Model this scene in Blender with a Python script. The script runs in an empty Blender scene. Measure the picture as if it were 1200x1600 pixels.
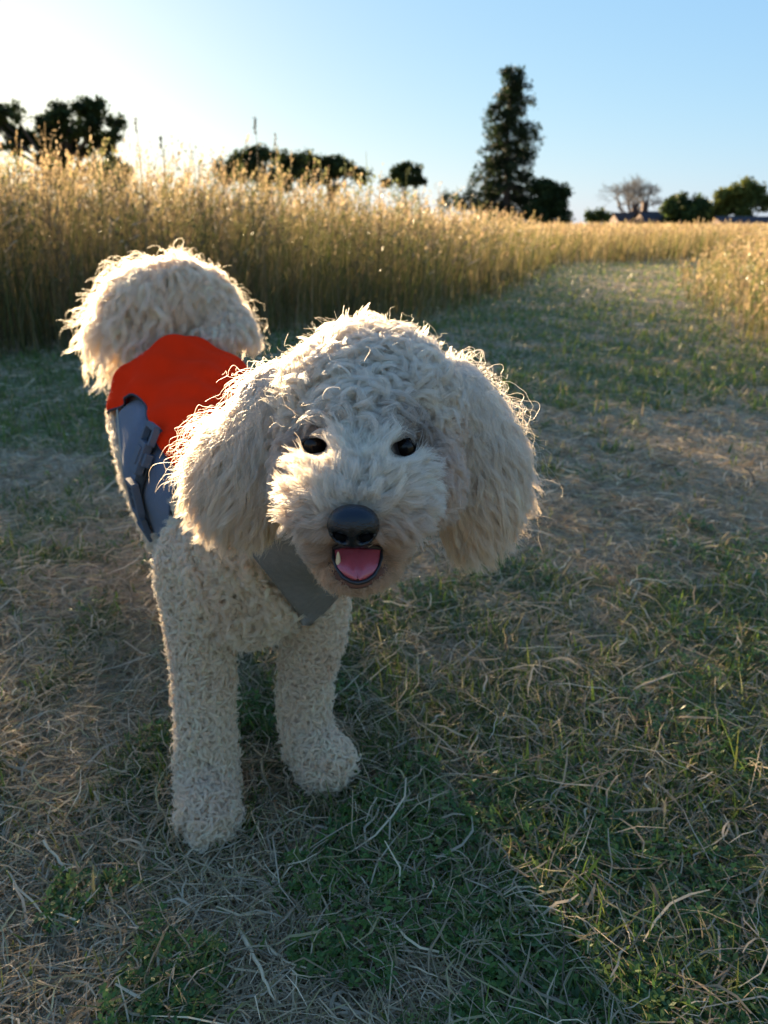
import bpy, bmesh, math, random
import numpy as np
from mathutils import Vector, Matrix
from mathutils.bvhtree import BVHTree

rng = np.random.default_rng(7)
random.seed(7)
scene = bpy.context.scene
COL = scene.collection
R = math.radians

# ---------------------------------------------------------------- camera
CAM_H, PITCH, F = 0.60, R(20.5), 1202.0          # metres, radians, focal length in photo pixels (1200 x 1600)
cam = bpy.data.cameras.new('camera')
cam.sensor_fit = 'VERTICAL'; cam.sensor_height = 36.0; cam.sensor_width = 27.0
cam.lens = F / 1600 * 36.0
cam.clip_start = 0.02; cam.clip_end = 3000
cam.dof.use_dof = True; cam.dof.focus_distance = 0.53; cam.dof.aperture_fstop = cam.lens / 2.6
cam_o = bpy.data.objects.new('camera', cam); COL.objects.link(cam_o)
cam_o.location = (0, 0, CAM_H); cam_o.rotation_euler = (math.pi / 2 - PITCH, 0, 0)
scene.camera = cam_o

# ---------------------------------------------------------------- sky and sun
SKY_CURVE = ((.325, .57), (.495, .44), (.93, .17))
SUN_EL, SUN_AZ = R(9.5), R(-25)                     # azimuth from +Y towards +X
world = bpy.data.worlds.new('World'); scene.world = world; world.use_nodes = True
wn = world.node_tree.nodes
sky = wn.new('ShaderNodeTexSky'); sky.sky_type = 'NISHITA'; sky.sun_disc = False
sky.sun_elevation = SUN_EL; sky.sun_rotation = SUN_AZ
sky.air_density = 1.0; sky.dust_density = 0.35; sky.ozone_density = 2.5
# the phone's soft highlight response applied evenly to the whole sky: one power curve per channel
sp = wn.new('ShaderNodeSeparateColor'); cb = wn.new('ShaderNodeCombineColor')
world.node_tree.links.new(sky.outputs[0], sp.inputs[0])
for ch, (gain, pw) in enumerate(SKY_CURVE):
    pn = wn.new('ShaderNodeMath'); pn.operation = 'POWER'; pn.inputs[1].default_value = pw
    ml = wn.new('ShaderNodeMath'); ml.operation = 'MULTIPLY'; ml.inputs[1].default_value = gain
    world.node_tree.links.new(sp.outputs[ch], pn.inputs[0]); world.node_tree.links.new(pn.outputs[0], ml.inputs[0]); world.node_tree.links.new(ml.outputs[0], cb.inputs[ch])
world.node_tree.links.new(cb.outputs[0], wn['Background'].inputs[0])
wn['Background'].inputs[1].default_value = 0.12
sun = bpy.data.lights.new('sun', 'SUN'); sun.energy = 5.0; sun.angle = R(0.5); sun.color = (1.0, 0.74, 0.44)
sun_o = bpy.data.objects.new('sun', sun); COL.objects.link(sun_o)
sd = Vector((math.sin(SUN_AZ) * math.cos(SUN_EL), math.cos(SUN_AZ) * math.cos(SUN_EL), math.sin(SUN_EL)))
sun_o.rotation_euler = sd.to_track_quat('Z', 'Y').to_euler()
scene.view_settings.view_transform = 'Standard'; scene.view_settings.look = 'None'
scene.view_settings.gamma = 1; scene.view_settings.exposure = 2.75
scene.render.engine = 'CYCLES'
cy = scene.cycles
cy.max_bounces = 12; cy.diffuse_bounces = 8; cy.glossy_bounces = 3; cy.transmission_bounces = 8; cy.transparent_max_bounces = 8
cy.caustics_reflective = False; cy.caustics_refractive = False; cy.sample_clamp_indirect = 4; cy.sample_clamp_direct = 3
cy.use_denoising = True
try: cy.denoiser = 'OPENIMAGEDENOISE'
except Exception: pass
scene.cycles_curves.shape = 'RIBBONS'
scene.cycles_curves.subdivisions = 2

# ---------------------------------------------------------------- helpers
def P(u, v, d):
    """world point of photo pixel (u, v) at camera depth d metres"""
    a = (u - 600) / F; b = (800 - v) / F
    return Vector((a * d, (math.cos(PITCH) + b * math.sin(PITCH)) * d, CAM_H + (-math.sin(PITCH) + b * math.cos(PITCH)) * d))
def Pn(u, v, d): return np.array(P(u, v, d))

def link(o, parent=None):
    COL.objects.link(o)
    if parent is not None: o.parent = parent
    return o
def tag(o, label=None, cat=None, group=None, kind=None):
    if label: o['label'] = label
    if cat: o['category'] = cat
    if group: o['group'] = group
    if kind: o['kind'] = kind
    return o
def empty(name, loc=(0, 0, 0)):
    o = bpy.data.objects.new(name, None); o.empty_display_size = .1; o.location = loc
    COL.objects.link(o); return o
def mesh_np(name, verts, faces, mat, parent=None, colors=None, smooth=False, fverts=None):
    """verts (n,3); faces (m,k) all alike; colors per vertex (n,3)"""
    verts = np.asarray(verts, np.float32); faces = np.asarray(faces, np.int32)
    me = bpy.data.meshes.new(name)
    me.vertices.add(len(verts)); me.vertices.foreach_set('co', verts.ravel())
    m, k = faces.shape
    me.loops.add(m * k); me.loops.foreach_set('vertex_index', faces.ravel())
    me.polygons.add(m); me.polygons.foreach_set('loop_start', np.arange(0, m * k, k, dtype=np.int32))
    me.polygons.foreach_set('loop_total', np.full(m, k, np.int32))
    if smooth: me.polygons.foreach_set('use_smooth', np.ones(m, bool))
    if colors is not None:
        ca = me.color_attributes.new('col', 'FLOAT_COLOR', 'POINT')
        c4 = np.ones((len(verts), 4), np.float32); c4[:, :3] = colors
        ca.data.foreach_set('color', c4.ravel())
    me.update(calc_edges=True)
    if mat: me.materials.append(mat)
    o = bpy.data.objects.new(name, me)
    return link(o, parent)
def rel(o, parent):
    """parent keeping the world placement (parents here are unrotated empties)"""
    o.parent = parent
    pl = parent.matrix_world.translation if parent.parent is None else None
    o.matrix_parent_inverse = Matrix.Translation(parent.location).inverted() if parent.type == 'EMPTY' else Matrix.Identity(4)
    return o
def norm(v): return v / np.maximum(np.linalg.norm(v, axis=-1, keepdims=True), 1e-9)

# cheap value noise for numpy (periodic-free sums of rotated sines + lattice noise)
_LAT = np.random.default_rng(3).random((64, 64, 64)).astype(np.float32)
def vnoise(p):
    p = np.asarray(p, np.float32)
    if p.shape[-1] == 2: p = np.concatenate([p, np.zeros(p.shape[:-1] + (1,), np.float32) + .37], -1)
    i = np.floor(p).astype(int); f = p - i; f = f * f * (3 - 2 * f)
    r = 0
    for dx in (0, 1):
        for dy in (0, 1):
            for dz in (0, 1):
                w = (f[..., 0] if dx else 1 - f[..., 0]) * (f[..., 1] if dy else 1 - f[..., 1]) * (f[..., 2] if dz else 1 - f[..., 2])
                r = r + w * _LAT[(i[..., 0] + dx) % 64, (i[..., 1] + dy) % 64, (i[..., 2] + dz) % 64]
    return r
def fbm(p, o=3):
    p = np.asarray(p, np.float32); r = 0; a = .5; t = 0
    for k in range(o):
        r = r + a * vnoise(p * (2 ** k) + 11.3 * k); t += a; a *= .5
    return r / t

def material(name):
    m = bpy.data.materials.new(name); m.use_nodes = True
    nt = m.node_tree; nt.nodes.clear()
    out = nt.nodes.new('ShaderNodeOutputMaterial')
    return m, nt, out
def N(nt, t, **kw):
    n = nt.nodes.new(t)
    for k, v in kw.items():
        if k in n.inputs: n.inputs[k].default_value = v
        else: setattr(n, k, v)
    return n

def leaf_material(name, trans=.45, rough=.5, spec=.25, gain=1.0):
    m, nt, out = material(name)
    at = N(nt, 'ShaderNodeAttribute', attribute_name='col')
    pb = N(nt, 'ShaderNodeBsdfPrincipled', Roughness=rough)
    pb.inputs['Specular IOR Level'].default_value = spec
    tr = N(nt, 'ShaderNodeBsdfTranslucent')
    mx = N(nt, 'ShaderNodeMixShader'); mx.inputs[0].default_value = trans
    nt.links.new(at.outputs['Color'], pb.inputs['Base Color']); nt.links.new(at.outputs['Color'], tr.inputs['Color'])
    nt.links.new(pb.outputs[0], mx.inputs[1]); nt.links.new(tr.outputs[0], mx.inputs[2]); nt.links.new(mx.outputs[0], out.inputs[0])
    return m
def simple_material(name, col, rough=.6, spec=.5, noise=None, bump=None, coat=0, sheen=0, sss=0):
    m, nt, out = material(name)
    pb = N(nt, 'ShaderNodeBsdfPrincipled', Roughness=rough)
    pb.inputs['Base Color'].default_value = (*col, 1); pb.inputs['Specular IOR Level'].default_value = spec
    pb.inputs['Coat Weight'].default_value = coat; pb.inputs['Sheen Weight'].default_value = sheen
    if sss: pb.inputs['Subsurface Weight'].default_value = sss; pb.inputs['Subsurface Radius'].default_value = (.008, .003, .002)
    tc = N(nt, 'ShaderNodeTexCoord')
    if noise:
        sc, amt = noise
        nz = N(nt, 'ShaderNodeTexNoise', Scale=sc, Detail=5.0); nt.links.new(tc.outputs['Object'], nz.inputs['Vector'])
        mr = N(nt, 'ShaderNodeMapRange'); mr.inputs[3].default_value = 1 - amt; mr.inputs[4].default_value = 1 + amt
        mm = N(nt, 'ShaderNodeMix', data_type='RGBA', blend_type='MULTIPLY'); mm.inputs[0].default_value = 1
        mm.inputs[6].default_value = (*col, 1)
        nt.links.new(nz.outputs[0], mr.inputs[0]); nt.links.new(mr.outputs[0], mm.inputs[7]); nt.links.new(mm.outputs[2], pb.inputs['Base Color'])
    if bump:
        sc, st, kind = bump
        if kind == 'noise': tx = N(nt, 'ShaderNodeTexNoise', Scale=sc, Detail=4.0); o = tx.outputs[0]
        else: tx = N(nt, 'ShaderNodeTexVoronoi', Scale=sc); o = tx.outputs['Distance']
        nt.links.new(tc.outputs['Object'], tx.inputs['Vector'])
        b = N(nt, 'ShaderNodeBump', Strength=st, Distance=.0006); nt.links.new(o, b.inputs['Height']); nt.links.new(b.outputs[0], pb.inputs['Normal'])
    nt.links.new(pb.outputs[0], out.inputs[0])
    return m

# ---------------------------------------------------------------- terrain
def path_edges(y):
    """left and right border (x) of the mown path at distance y"""
    l = np.interp(y, [-3, 0, 2.6, 3.4, 4.2, 4.9, 5.6, 7.0, 9.0, 11.5, 13.2, 13.8], [-3.0, -2.9, -2.9, -2.2, -.9, .15, .55, 1.1, 1.75, 2.55, 3.6, 6.5])
    r = np.interp(y, [-3, 0, 2.5, 4.3, 6, 8, 11, 12.5, 13.8], [2.5, 2.2, 1.75, 1.9, 2.35, 2.95, 4.0, 5.6, 6.3])
    return l, r
def ground_z(x, y):
    x = np.asarray(x, np.float32); y = np.asarray(y, np.float32)
    p = np.stack([x, y], -1)
    near = np.clip(1 - np.hypot(x, y) / 40, 0, 1)
    z = ((fbm(p * 3.1, 2) - .5) * .016 + (fbm(p * 14, 2) - .5) * .009) * near
    z = z + (fbm(p * .5 + 5, 2) - .5) * .03 * np.clip((np.hypot(x, y) - 1.6) / 3, 0, 1) * near
    return z
def green_mask(x, y):
    p = np.stack([x, y], -1)
    g = fbm(p * 2.4 + 3.3, 3) * .50 + fbm(p * 11 + 8.1, 2) * .50
    # greener in the right foreground, drier in the left foreground and along the worn middle
    bias = .085 * np.tanh((x - .05) * 3.0) * (y < 1.3) + .05 * np.exp(-((x + 1.0) ** 2 + (y - 2.4) ** 2) / .5)
    bias = bias - .10 * np.exp(-((x - .55) / .35) ** 2 - ((y - 1.7) / .6) ** 2)
    l, r = path_edges(y)
    bias = bias + .05 * np.clip((y - 2.2) / 1.5, 0, 1) + .09 * np.exp(-((x - l) / .55) ** 2) - .05
    return np.clip((g + bias - .455) * 7 + .45, 0, 1)

def ground_sheet():
    rad = np.concatenate([np.linspace(0.0, .3, 4)[:-1], np.geomspace(.3, 18, 190), np.geomspace(19, 1500, 40)])
    th = np.linspace(0, 2 * np.pi, 281)[:-1]
    rr, tt = np.meshgrid(rad, th, indexing='ij')
    x, y = rr * np.sin(tt), rr * np.cos(tt)
    z = ground_z(x, y)
    v = np.stack([x, y, z], -1).reshape(-1, 3)
    nr, nt_ = rr.shape
    i, j = np.meshgrid(np.arange(nr - 1), np.arange(nt_), indexing='ij'); j2 = (j + 1) % nt_
    f = np.stack([i * nt_ + j, (i + 1) * nt_ + j, (i + 1) * nt_ + j2, i * nt_ + j2], -1).reshape(-1, 4)[:, ::-1]
    g = green_mask(x, y).reshape(-1)
    m, nt, out = material('soil_and_thatch')
    pb = N(nt, 'ShaderNodeBsdfPrincipled', Roughness=.95); pb.inputs['Specular IOR Level'].default_value = .1
    at = N(nt, 'ShaderNodeAttribute', attribute_name='col')
    ge = N(nt, 'ShaderNodeNewGeometry')
    nz = N(nt, 'ShaderNodeTexNoise', Scale=60.0, Detail=8.0, Roughness=.7); nt.links.new(ge.outputs['Position'], nz.inputs['Vector'])
    mr = N(nt, 'ShaderNodeMapRange'); mr.inputs[1].default_value = .3; mr.inputs[2].default_value = .7; mr.inputs[3].default_value = .45; mr.inputs[4].default_value = 1.6
    mm = N(nt, 'ShaderNodeMix', data_type='RGBA', blend_type='MULTIPLY'); mm.inputs[0].default_value = 1
    nt.links.new(nz.outputs[0], mr.inputs[0]); nt.links.new(at.outputs['Color'], mm.inputs[6]); nt.links.new(mr.outputs[0], mm.inputs[7])
    nt.links.new(mm.outputs[2], pb.inputs['Base Color'])
    b = N(nt, 'ShaderNodeBump', Strength=.8, Distance=.006); nt.links.new(nz.outputs[0], b.inputs['Height']); nt.links.new(b.outputs[0], pb.inputs['Normal'])
    nt.links.new(pb.outputs[0], out.inputs[0])
    dry = np.array([.34, .27, .17]); grn = np.array([.17, .18, .08]); far = np.array([.26, .21, .11])
    c = dry + (grn - dry) * g[:, None]
    k = np.clip((np.hypot(v[:, 0], v[:, 1]) - 14) / 20, 0, 1)[:, None]
    c = c * (1 - k) + far * k
    o = mesh_np('ground', v, f, m, colors=c, smooth=True)
    tag(o, kind='structure')
ground_sheet()

# ---------------------------------------------------------------- blades
def ribbons(paths, widths, side, cols, tipcol=None):
    """paths (n,k,3), widths (n,k), side (n,3) or (n,k,3) -> verts, quads, colours"""
    n, k, _ = paths.shape
    if side.ndim == 2: side = side[:, None, :]
    a = paths - side * widths[..., None] * .5; b = paths + side * widths[..., None] * .5
    v = np.stack([a, b], 2).reshape(-1, 3)
    base = (np.arange(n) * k * 2)[:, None] + np.arange(k - 1)[None] * 2
    f = np.stack([base, base + 1, base + 3, base + 2], -1).reshape(-1, 4)
    if tipcol is None: c = np.repeat(cols, k * 2, 0)
    else:
        t = np.linspace(0, 1, k)[None, :, None]
        c = np.repeat((cols[:, None] * (1 - t) + tipcol[:, None] * t), 2, 1).reshape(-1, 3)
    return v, f, c
def merge(lst):
    off = 0; V, Fa, C = [], [], []
    for v, f, c in lst:
        V.append(v); Fa.append(f + off); C.append(c); off += len(v)
    return np.concatenate(V), np.concatenate(Fa), np.concatenate(C)
def polar(n, r0, r1, amax=.86, bias=0.0):
    """ground positions, density falling with the square of the distance"""
    u = rng.random(n) ** (1 + bias)
    r = r0 * (r1 / r0) ** u
    a = rng.uniform(-amax, amax, n)
    return r * np.sin(a), r * np.cos(a), r
def pal(n, cols, jit=.15):
    cols = np.array(cols); i = rng.integers(0, len(cols), n)
    return cols[i] * (1 + rng.normal(0, jit, (n, 1))).clip(.4, 1.8)

GRASS = leaf_material('grass_blade', .55, .45, .35)
STRAW = leaf_material('dry_straw', .4, .7, .15)
LEAFM = leaf_material('clover_leaf', .5, .4, .4)

def in_path(x, y, m=0.0):
    l, r = path_edges(y); return (x > l - m) & (x < r + m)

def short_grass(n=155000):
    x, y, r = polar(n, .38, 16, bias=.12)
    g = green_mask(x, y)
    keep = in_path(x, y, .5) & (rng.random(n) < .12 + .88 * g)
    x, y, r, g = x[keep], y[keep], r[keep], g[keep]; n = len(x)
    k = 4
    L = (rng.gamma(5, .0040, n) + .008) * (.75 + .35 * (r > 2)) * (1 + .5 * g)
    az = rng.uniform(0, 2 * np.pi, n); lean = rng.uniform(.25, 1.35, n)
    d0 = np.stack([np.cos(az), np.sin(az)], -1)
    t = np.linspace(0, 1, k)
    ang = (lean * .35)[:, None] + lean[:, None] * t[None] * 1.1            # from vertical, bending over
    step = L[:, None] / (k - 1)
    hx = np.cumsum(np.sin(ang) * step, 1) - np.sin(ang[:, :1]) * step; hz = np.cumsum(np.cos(ang) * step, 1) - np.cos(ang[:, :1]) * step
    z0 = ground_z(x, y) - .002
    p = np.stack([x[:, None] + d0[:, :1] * hx, y[:, None] + d0[:, 1:] * hx, z0[:, None] + np.maximum(hz, -.0)], -1)
    w = (.0010 + rng.gamma(1.8, .0006, n)) * np.maximum(1, (r / 1.0) ** .75)
    W = w[:, None] * np.array([.8, 1, .7, .08])[None]
    sz = np.stack([-d0[:, 1], d0[:, 0], rng.normal(0, .35, n)], -1)
    c = pal(n, [[.12, .20, .04], [.15, .23, .05], [.10, .165, .04], [.19, .215, .055], [.13, .18, .065]])
    dry = pal(n, [[.42, .35, .22], [.36, .30, .2], [.28, .26, .14]])
    isdry = rng.random(n) < .30 - .18 * g
    c[isdry] = dry[isdry]
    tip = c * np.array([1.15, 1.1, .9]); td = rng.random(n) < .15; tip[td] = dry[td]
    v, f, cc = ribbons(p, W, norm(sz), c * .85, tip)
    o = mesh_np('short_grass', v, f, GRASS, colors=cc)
    tag(o, 'short green mown grass blades growing through the dry thatch of the path', 'grass', kind='stuff')

def thatch(n=138000):
    x, y, r = polar(n, .38, 14, bias=.10)
    g = green_mask(x, y)
    keep = in_path(x, y, .3) & (rng.random(n) < 1.0 - .60 * g)
    x, y, r, g = x[keep], y[keep], r[keep], g[keep]; n = len(x)
    k = 5
    L = rng.gamma(4, .011, n) + .012
    az = rng.uniform(0, 2 * np.pi, n); curl = rng.normal(0, 1.3, n)
    t = np.linspace(0, 1, k)[None]
    a = az[:, None] + curl[:, None] * t + rng.normal(0, .22, (n, k))
    st = L[:, None] / (k - 1)
    px = x[:, None] + np.cumsum(np.cos(a) * st, 1); py = y[:, None] + np.cumsum(np.sin(a) * st, 1)
    h0 = rng.beta(1.3, 3, n) * .016 + .001 + (rng.random(n) < .28) * g * rng.uniform(.006, .022, n); tilt = rng.normal(0, .22, n)
    pz = ground_z(x, y)[:, None] + h0[:, None] + tilt[:, None] * (t - .5) * L[:, None] + np.sin(t * np.pi) * (rng.beta(1, 4, n) * .016)[:, None]
    p = np.stack([px, py, np.maximum(pz, ground_z(x, y)[:, None] + .0008)], -1)
    w = (.0007 + rng.gamma(1.6, .0004, n)) * np.maximum(1, (r / .9) ** .8)
    W = w[:, None] * np.array([.6, 1, 1, .9, .4])[None]
    side = np.stack([-np.sin(a), np.cos(a), np.broadcast_to(rng.normal(0, .5, n)[:, None], a.shape)], -1)
    c = pal(n, [[.56, .44, .27], [.46, .35, .21], [.37, .28, .17], [.68, .55, .36], [.28, .21, .13], [.42, .36, .18], [.50, .41, .28]], .2)
    br = rng.random(n) < .05; c[br] = c[br] * 1.5
    v, f, cc = ribbons(p, W, norm(side), c)
    o = mesh_np('thatch', v, f, STRAW, colors=cc)
    tag(o, 'matted dry grass clippings and thatch lying over the path', 'thatch', kind='stuff')

def leaflets(n=20000):
    """small rosettes of leaflets: clover, yarrow and medick in the green patches"""
    x, y, r = polar(n * 3, .38, 6, bias=0)
    p2 = np.stack([x, y], -1)
    c = (fbm(p2 * 6 + 40, 2) + .07 * np.tanh(x * 2.5) > .53)
    keep = (green_mask(x, y) > .35) & c & in_path(x, y)
    x, y, r = x[keep][:n], y[keep][:n], r[keep][:n]; n = len(x)
    m = 5
    out = []
    ax = rng.uniform(0, 2 * np.pi, n); tiltd = rng.normal(0, .35, (n, 2))
    h = rng.uniform(.004, .026, n)
    sz = rng.uniform(.0028, .0052, n) * np.maximum(1, (r / 1.2) ** .7)
    c = pal(n, [[.10, .20, .04], [.13, .23, .05], [.085, .165, .045], [.17, .24, .06]])
    z0 = ground_z(x, y)
    V, Fc, C = [], [], []
    for q in range(m):
        a = ax + q * 2 * np.pi / m + rng.normal(0, .25, n)
        d = np.stack([np.cos(a), np.sin(a), tiltd[:, 0] * np.cos(a) + tiltd[:, 1] * np.sin(a) + rng.normal(.15, .3, n)], -1)
        s = np.stack([-np.sin(a), np.cos(a), np.zeros(n)], -1)
        o = np.stack([x, y, z0 + h], -1)
        k = sz[:, None]
        pts = np.stack([o, o + d * k * .75 - s * k * .42, o + d * k * 1.35, o + d * k * .75 + s * k * .42], 1)
        V.append(pts.reshape(-1, 3)); Fc.append(np.arange(n * 4).reshape(n, 4) + q * n * 4); C.append(np.repeat(c * (1 + rng.normal(0, .12, (n, 1))), 4, 0))
    o = mesh_np('clover_patches', np.concatenate(V), np.concatenate(Fc), LEAFM, colors=np.concatenate(C))
    tag(o, 'low green clover and yarrow leaflets in patches on the path', 'ground cover', kind='stuff')

def tall_grass(n=51000):
    # positions: near bank densely, thinning with distance
    def gen(n, y0, y1):
        yy = y0 * (y1 / y0) ** rng.random(n); xx = rng.uniform(-1.0, 1.0, n) * (yy * .62 + 1.3); return xx, yy
    xs, ys = gen(int(n * 3.0), 2.6, 60)
    l, r = path_edges(ys)
    d = np.where(ys > 13.8, 9, np.maximum(l - xs, xs - r))
    d[(ys <= 13.8) & (xs < l)] = (l - xs)[(ys <= 13.8) & (xs < l)]
    right = (xs > r) & (ys <= 13.8)
    keep = (d > 0) & (rng.random(len(d)) < np.clip(.25 + d * 1.3, 0, 1) * np.where(right, .8, 1))
    x, y, d, right = xs[keep][:n], ys[keep][:n], d[keep][:n], right[keep][:n]; n = len(x)
    dist = np.hypot(x, y)
    p2 = np.stack([x, y], -1)
    clump = fbm(p2 * .8 + 2, 3)
    # a metre high on the left, low on the right-hand verge, hip high far away
    H = np.interp(y, [2, 5, 8, 14, 20, 60], [.82, .85, .74, .56, .54, .62]) + .09 * np.tanh(-(x + .9) * 1.2) * (y < 9)
    H = H * (.76 + .42 * clump) * rng.normal(1, .10, n).clip(.6, 1.3)
    H = H * np.clip(.55 + d * 1.2, 0, 1)
    H[right] *= np.clip(.30 + .45 * d[right], .3, .80)
    H[(x > 3.2) & ~right & (y > 13)] *= 1.0
    k = 4
    az = rng.normal(.6, 1.1, n); lean = np.abs(rng.normal(0, .24, n)) + .02
    wild = rng.random(n) < .15; lean[wild] += rng.uniform(.2, .7, wild.sum())
    t = np.linspace(0, 1, k)[None]
    hx = lean[:, None] * H[:, None] * t ** 1.9; z0 = ground_z(x, y)
    p = np.stack([x[:, None] + np.cos(az)[:, None] * hx, y[:, None] + np.sin(az)[:, None] * hx, z0[:, None] + H[:, None] * t * (1 - .25 * lean[:, None] * t)], -1)
    w = rng.uniform(.0021, .0036, n) * np.maximum(1, (dist / 5) ** .85)
    W = w[:, None] * np.array([1.2, 1, .8, .5])[None]
    face = rng.uniform(0, np.pi, n)
    side = np.stack([np.cos(face), np.sin(face) * .7, np.zeros(n)], -1)
    gr = np.clip((fbm(p2 * .55 + 20, 2) - .42) * 4, 0, 1)
    stem = pal(n, [[.34, .25, .12], [.27, .20, .095], [.40, .30, .16], [.20, .17, .075], [.13, .10, .055]])
    stemg = pal(n, [[.10, .12, .035], [.14, .14, .045]])
    tone = (.62 + .76 * fbm(p2 * 1.9 + 50, 2))[:, None]; stem = stem * tone; stemg = stemg * tone
    mixg = (rng.random(n) < .2 + gr * .65)[:, None]
    stem = np.where(mixg, stemg, stem)
    basec = stem * np.array([.95, .98, .95])
    S = ribbons(p, W, norm(side), basec, stem)
    # seed heads: two crossed feathery spindles of small spikelets
    m = 5
    has = rng.random(n) < .86
    hp = p[has]; nh = len(hp); Hh = H[has]; wh = w[has]
    top = hp[:, -1]; dr = norm(hp[:, -1] - hp[:, -2])
    hl = rng.uniform(.05, .15, nh) * np.clip(Hh / .8, .4, 1.2)
    hc = pal(nh, [[.44, .335, .19], [.38, .28, .15], [.50, .40, .25], [.33, .24, .15], [.30, .25, .12]])
    hc = hc * tone[has]; lst = [S]
    fat = rng.uniform(1.0, 2.3, nh)
    for q in range(m):
        tq = (q + rng.random(nh) * .6) / m
        o = top - dr * (hl * .55)[:, None] + dr * (hl * tq)[:, None]
        a = rng.uniform(0, 2 * np.pi, nh)
        out = norm(dr * 1.3 + np.stack([np.cos(a), np.sin(a), np.zeros(nh)], -1) * rng.uniform(.25, .9, nh)[:, None])
        ln = rng.uniform(.014, .032, nh) * (1.15 - tq * .6)
        pp = np.stack([o, o + out * (ln * .5)[:, None], o + out * ln[:, None]], 1)
        ww = (wh * fat)[:, None] * np.array([.7, 2.0, .2])[None]
        sd2 = norm(np.cross(out, rng.normal(0, 1, (nh, 3))))
        lst.append(ribbons(pp, ww, sd2, hc))
    # basal leaves
    nb = int(n * .85); ix = rng.integers(0, n, nb)
    bx = x[ix] + rng.normal(0, .03, nb); by = y[ix] + rng.normal(0, .03, nb); bh = H[ix] * rng.uniform(.35, .8, nb)
    ba = rng.uniform(0, 2 * np.pi, nb); bl = rng.uniform(.1, .7, nb); tt = np.linspace(0, 1, 3)[None]
    hh = bl[:, None] * bh[:, None] * tt ** 1.6
    bp = np.stack([bx[:, None] + np.cos(ba)[:, None] * hh, by[:, None] + np.sin(ba)[:, None] * hh, ground_z(bx, by)[:, None] + bh[:, None] * (tt - .35 * bl[:, None] * tt ** 2.5)], -1)
    bw = rng.uniform(.004, .0075, nb) * np.maximum(1, (dist[ix] / 5) ** .85)
    bc = pal(nb, [[.13, .125, .045], [.19, .155, .07], [.085, .10, .03], [.22, .17, .085]])
    lst.append(ribbons(bp, bw[:, None] * np.array([.9, .9, .1])[None], norm(np.stack([-np.sin(ba), np.cos(ba), np.zeros(nb)], -1)), bc))
    v, f, c = merge(lst)
    o = mesh_np('tall_grass', v, f, STRAW, colors=c)
    tag(o, 'tall golden seeding meadow grass standing on both sides of the mown path', 'grass', kind='stuff')

# ---------------------------------------------------------------- trees
BARK = simple_material('bark', (.07, .055, .045), .9, .2, noise=(3.0, .4), bump=(8, .5, 'noise'))
TREELEAF = leaf_material('tree_foliage', .30, .7, .1)
def tube_np(path, radii, seg=6):
    path = np.asarray(path, float); k = len(path)
    tan = np.gradient(path, axis=0); tan = norm(tan)
    ref = np.array([0, 0, 1.0]) if abs(tan[0][2]) < .9 else np.array([1.0, 0, 0])
    V = []
    for i in range(k):
        a = norm(np.cross(tan[i], ref)); b = np.cross(tan[i], a)
        ang = np.linspace(0, 2 * np.pi, seg, endpoint=False)
        V.append(path[i] + radii[i] * (np.cos(ang)[:, None] * a + np.sin(ang)[:, None] * b))
    V = np.concatenate(V)
    f = []
    for i in range(k - 1):
        for j in range(seg):
            j2 = (j + 1) % seg; f.append((i * seg + j, i * seg + j2, (i + 1) * seg + j2, (i + 1) * seg + j))
    return V, np.array(f), np.ones((len(V), 3)) * .5
def leaf_cloud(centers, radii, n, size, cols, droop=0.0, squash=.8, shell=.5):
    """leaf-sized quads spread through lumpy puffs"""
    centers = np.asarray(centers); radii = np.asarray(radii)
    w = radii ** 2; w = w / w.sum(); ix = rng.choice(len(centers), n, p=w)
    d = norm(rng.normal(0, 1, (n, 3))); rr = (shell + (1 - shell) * rng.random(n)) ** .6
    p = centers[ix] + d * (radii[ix] * rr)[:, None] * np.array([1, 1, squash])
    p = p + rng.normal(0, 1, (n, 3)) * size * .8
    nn = norm(d + rng.normal(0, .7, (n, 3))); a = norm(np.cross(nn, rng.normal(0, 1, (n, 3)))); b = np.cross(nn, a)
    b[:, 2] -= droop; b = norm(b)
    s = size * rng.uniform(.6, 1.5, n)
    V = np.stack([p - a * s[:, None] * .5, p + b * s[:, None] * .7, p + a * s[:, None] * .5, p - b * s[:, None] * .7], 1).reshape(-1, 3)
    tint = rng.uniform(.7, 1.3, len(centers))[ix]
    c = pal(n, cols) * tint[:, None]
    return V, np.arange(n * 4).reshape(n, 4), np.repeat(c, 4, 0)
def limb(p0, p1, r0, r1, k=5, wob=.06):
    t = np.linspace(0, 1, k)[:, None]; p0 = np.array(p0, float); p1 = np.array(p1, float)
    L = np.linalg.norm(p1 - p0)
    pts = p0 + (p1 - p0) * t + rng.normal(0, wob * L, (k, 3)) * np.sin(t * np.pi)
    return tube_np(pts, np.linspace(r0, r1, k))
def gpos(u, D):
    """ground point seen at photo column u, D metres ahead"""
    return np.array([(u - 600) / F * D / 1.068, D, 0.0])
def hgt(v, D):
    b = (800 - v) / F
    return CAM_H + D * (-math.sin(PITCH) + b * math.cos(PITCH)) / (math.cos(PITCH) + b * math.sin(PITCH))
def wpx(w, D): return w / F * D / 1.068

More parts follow.
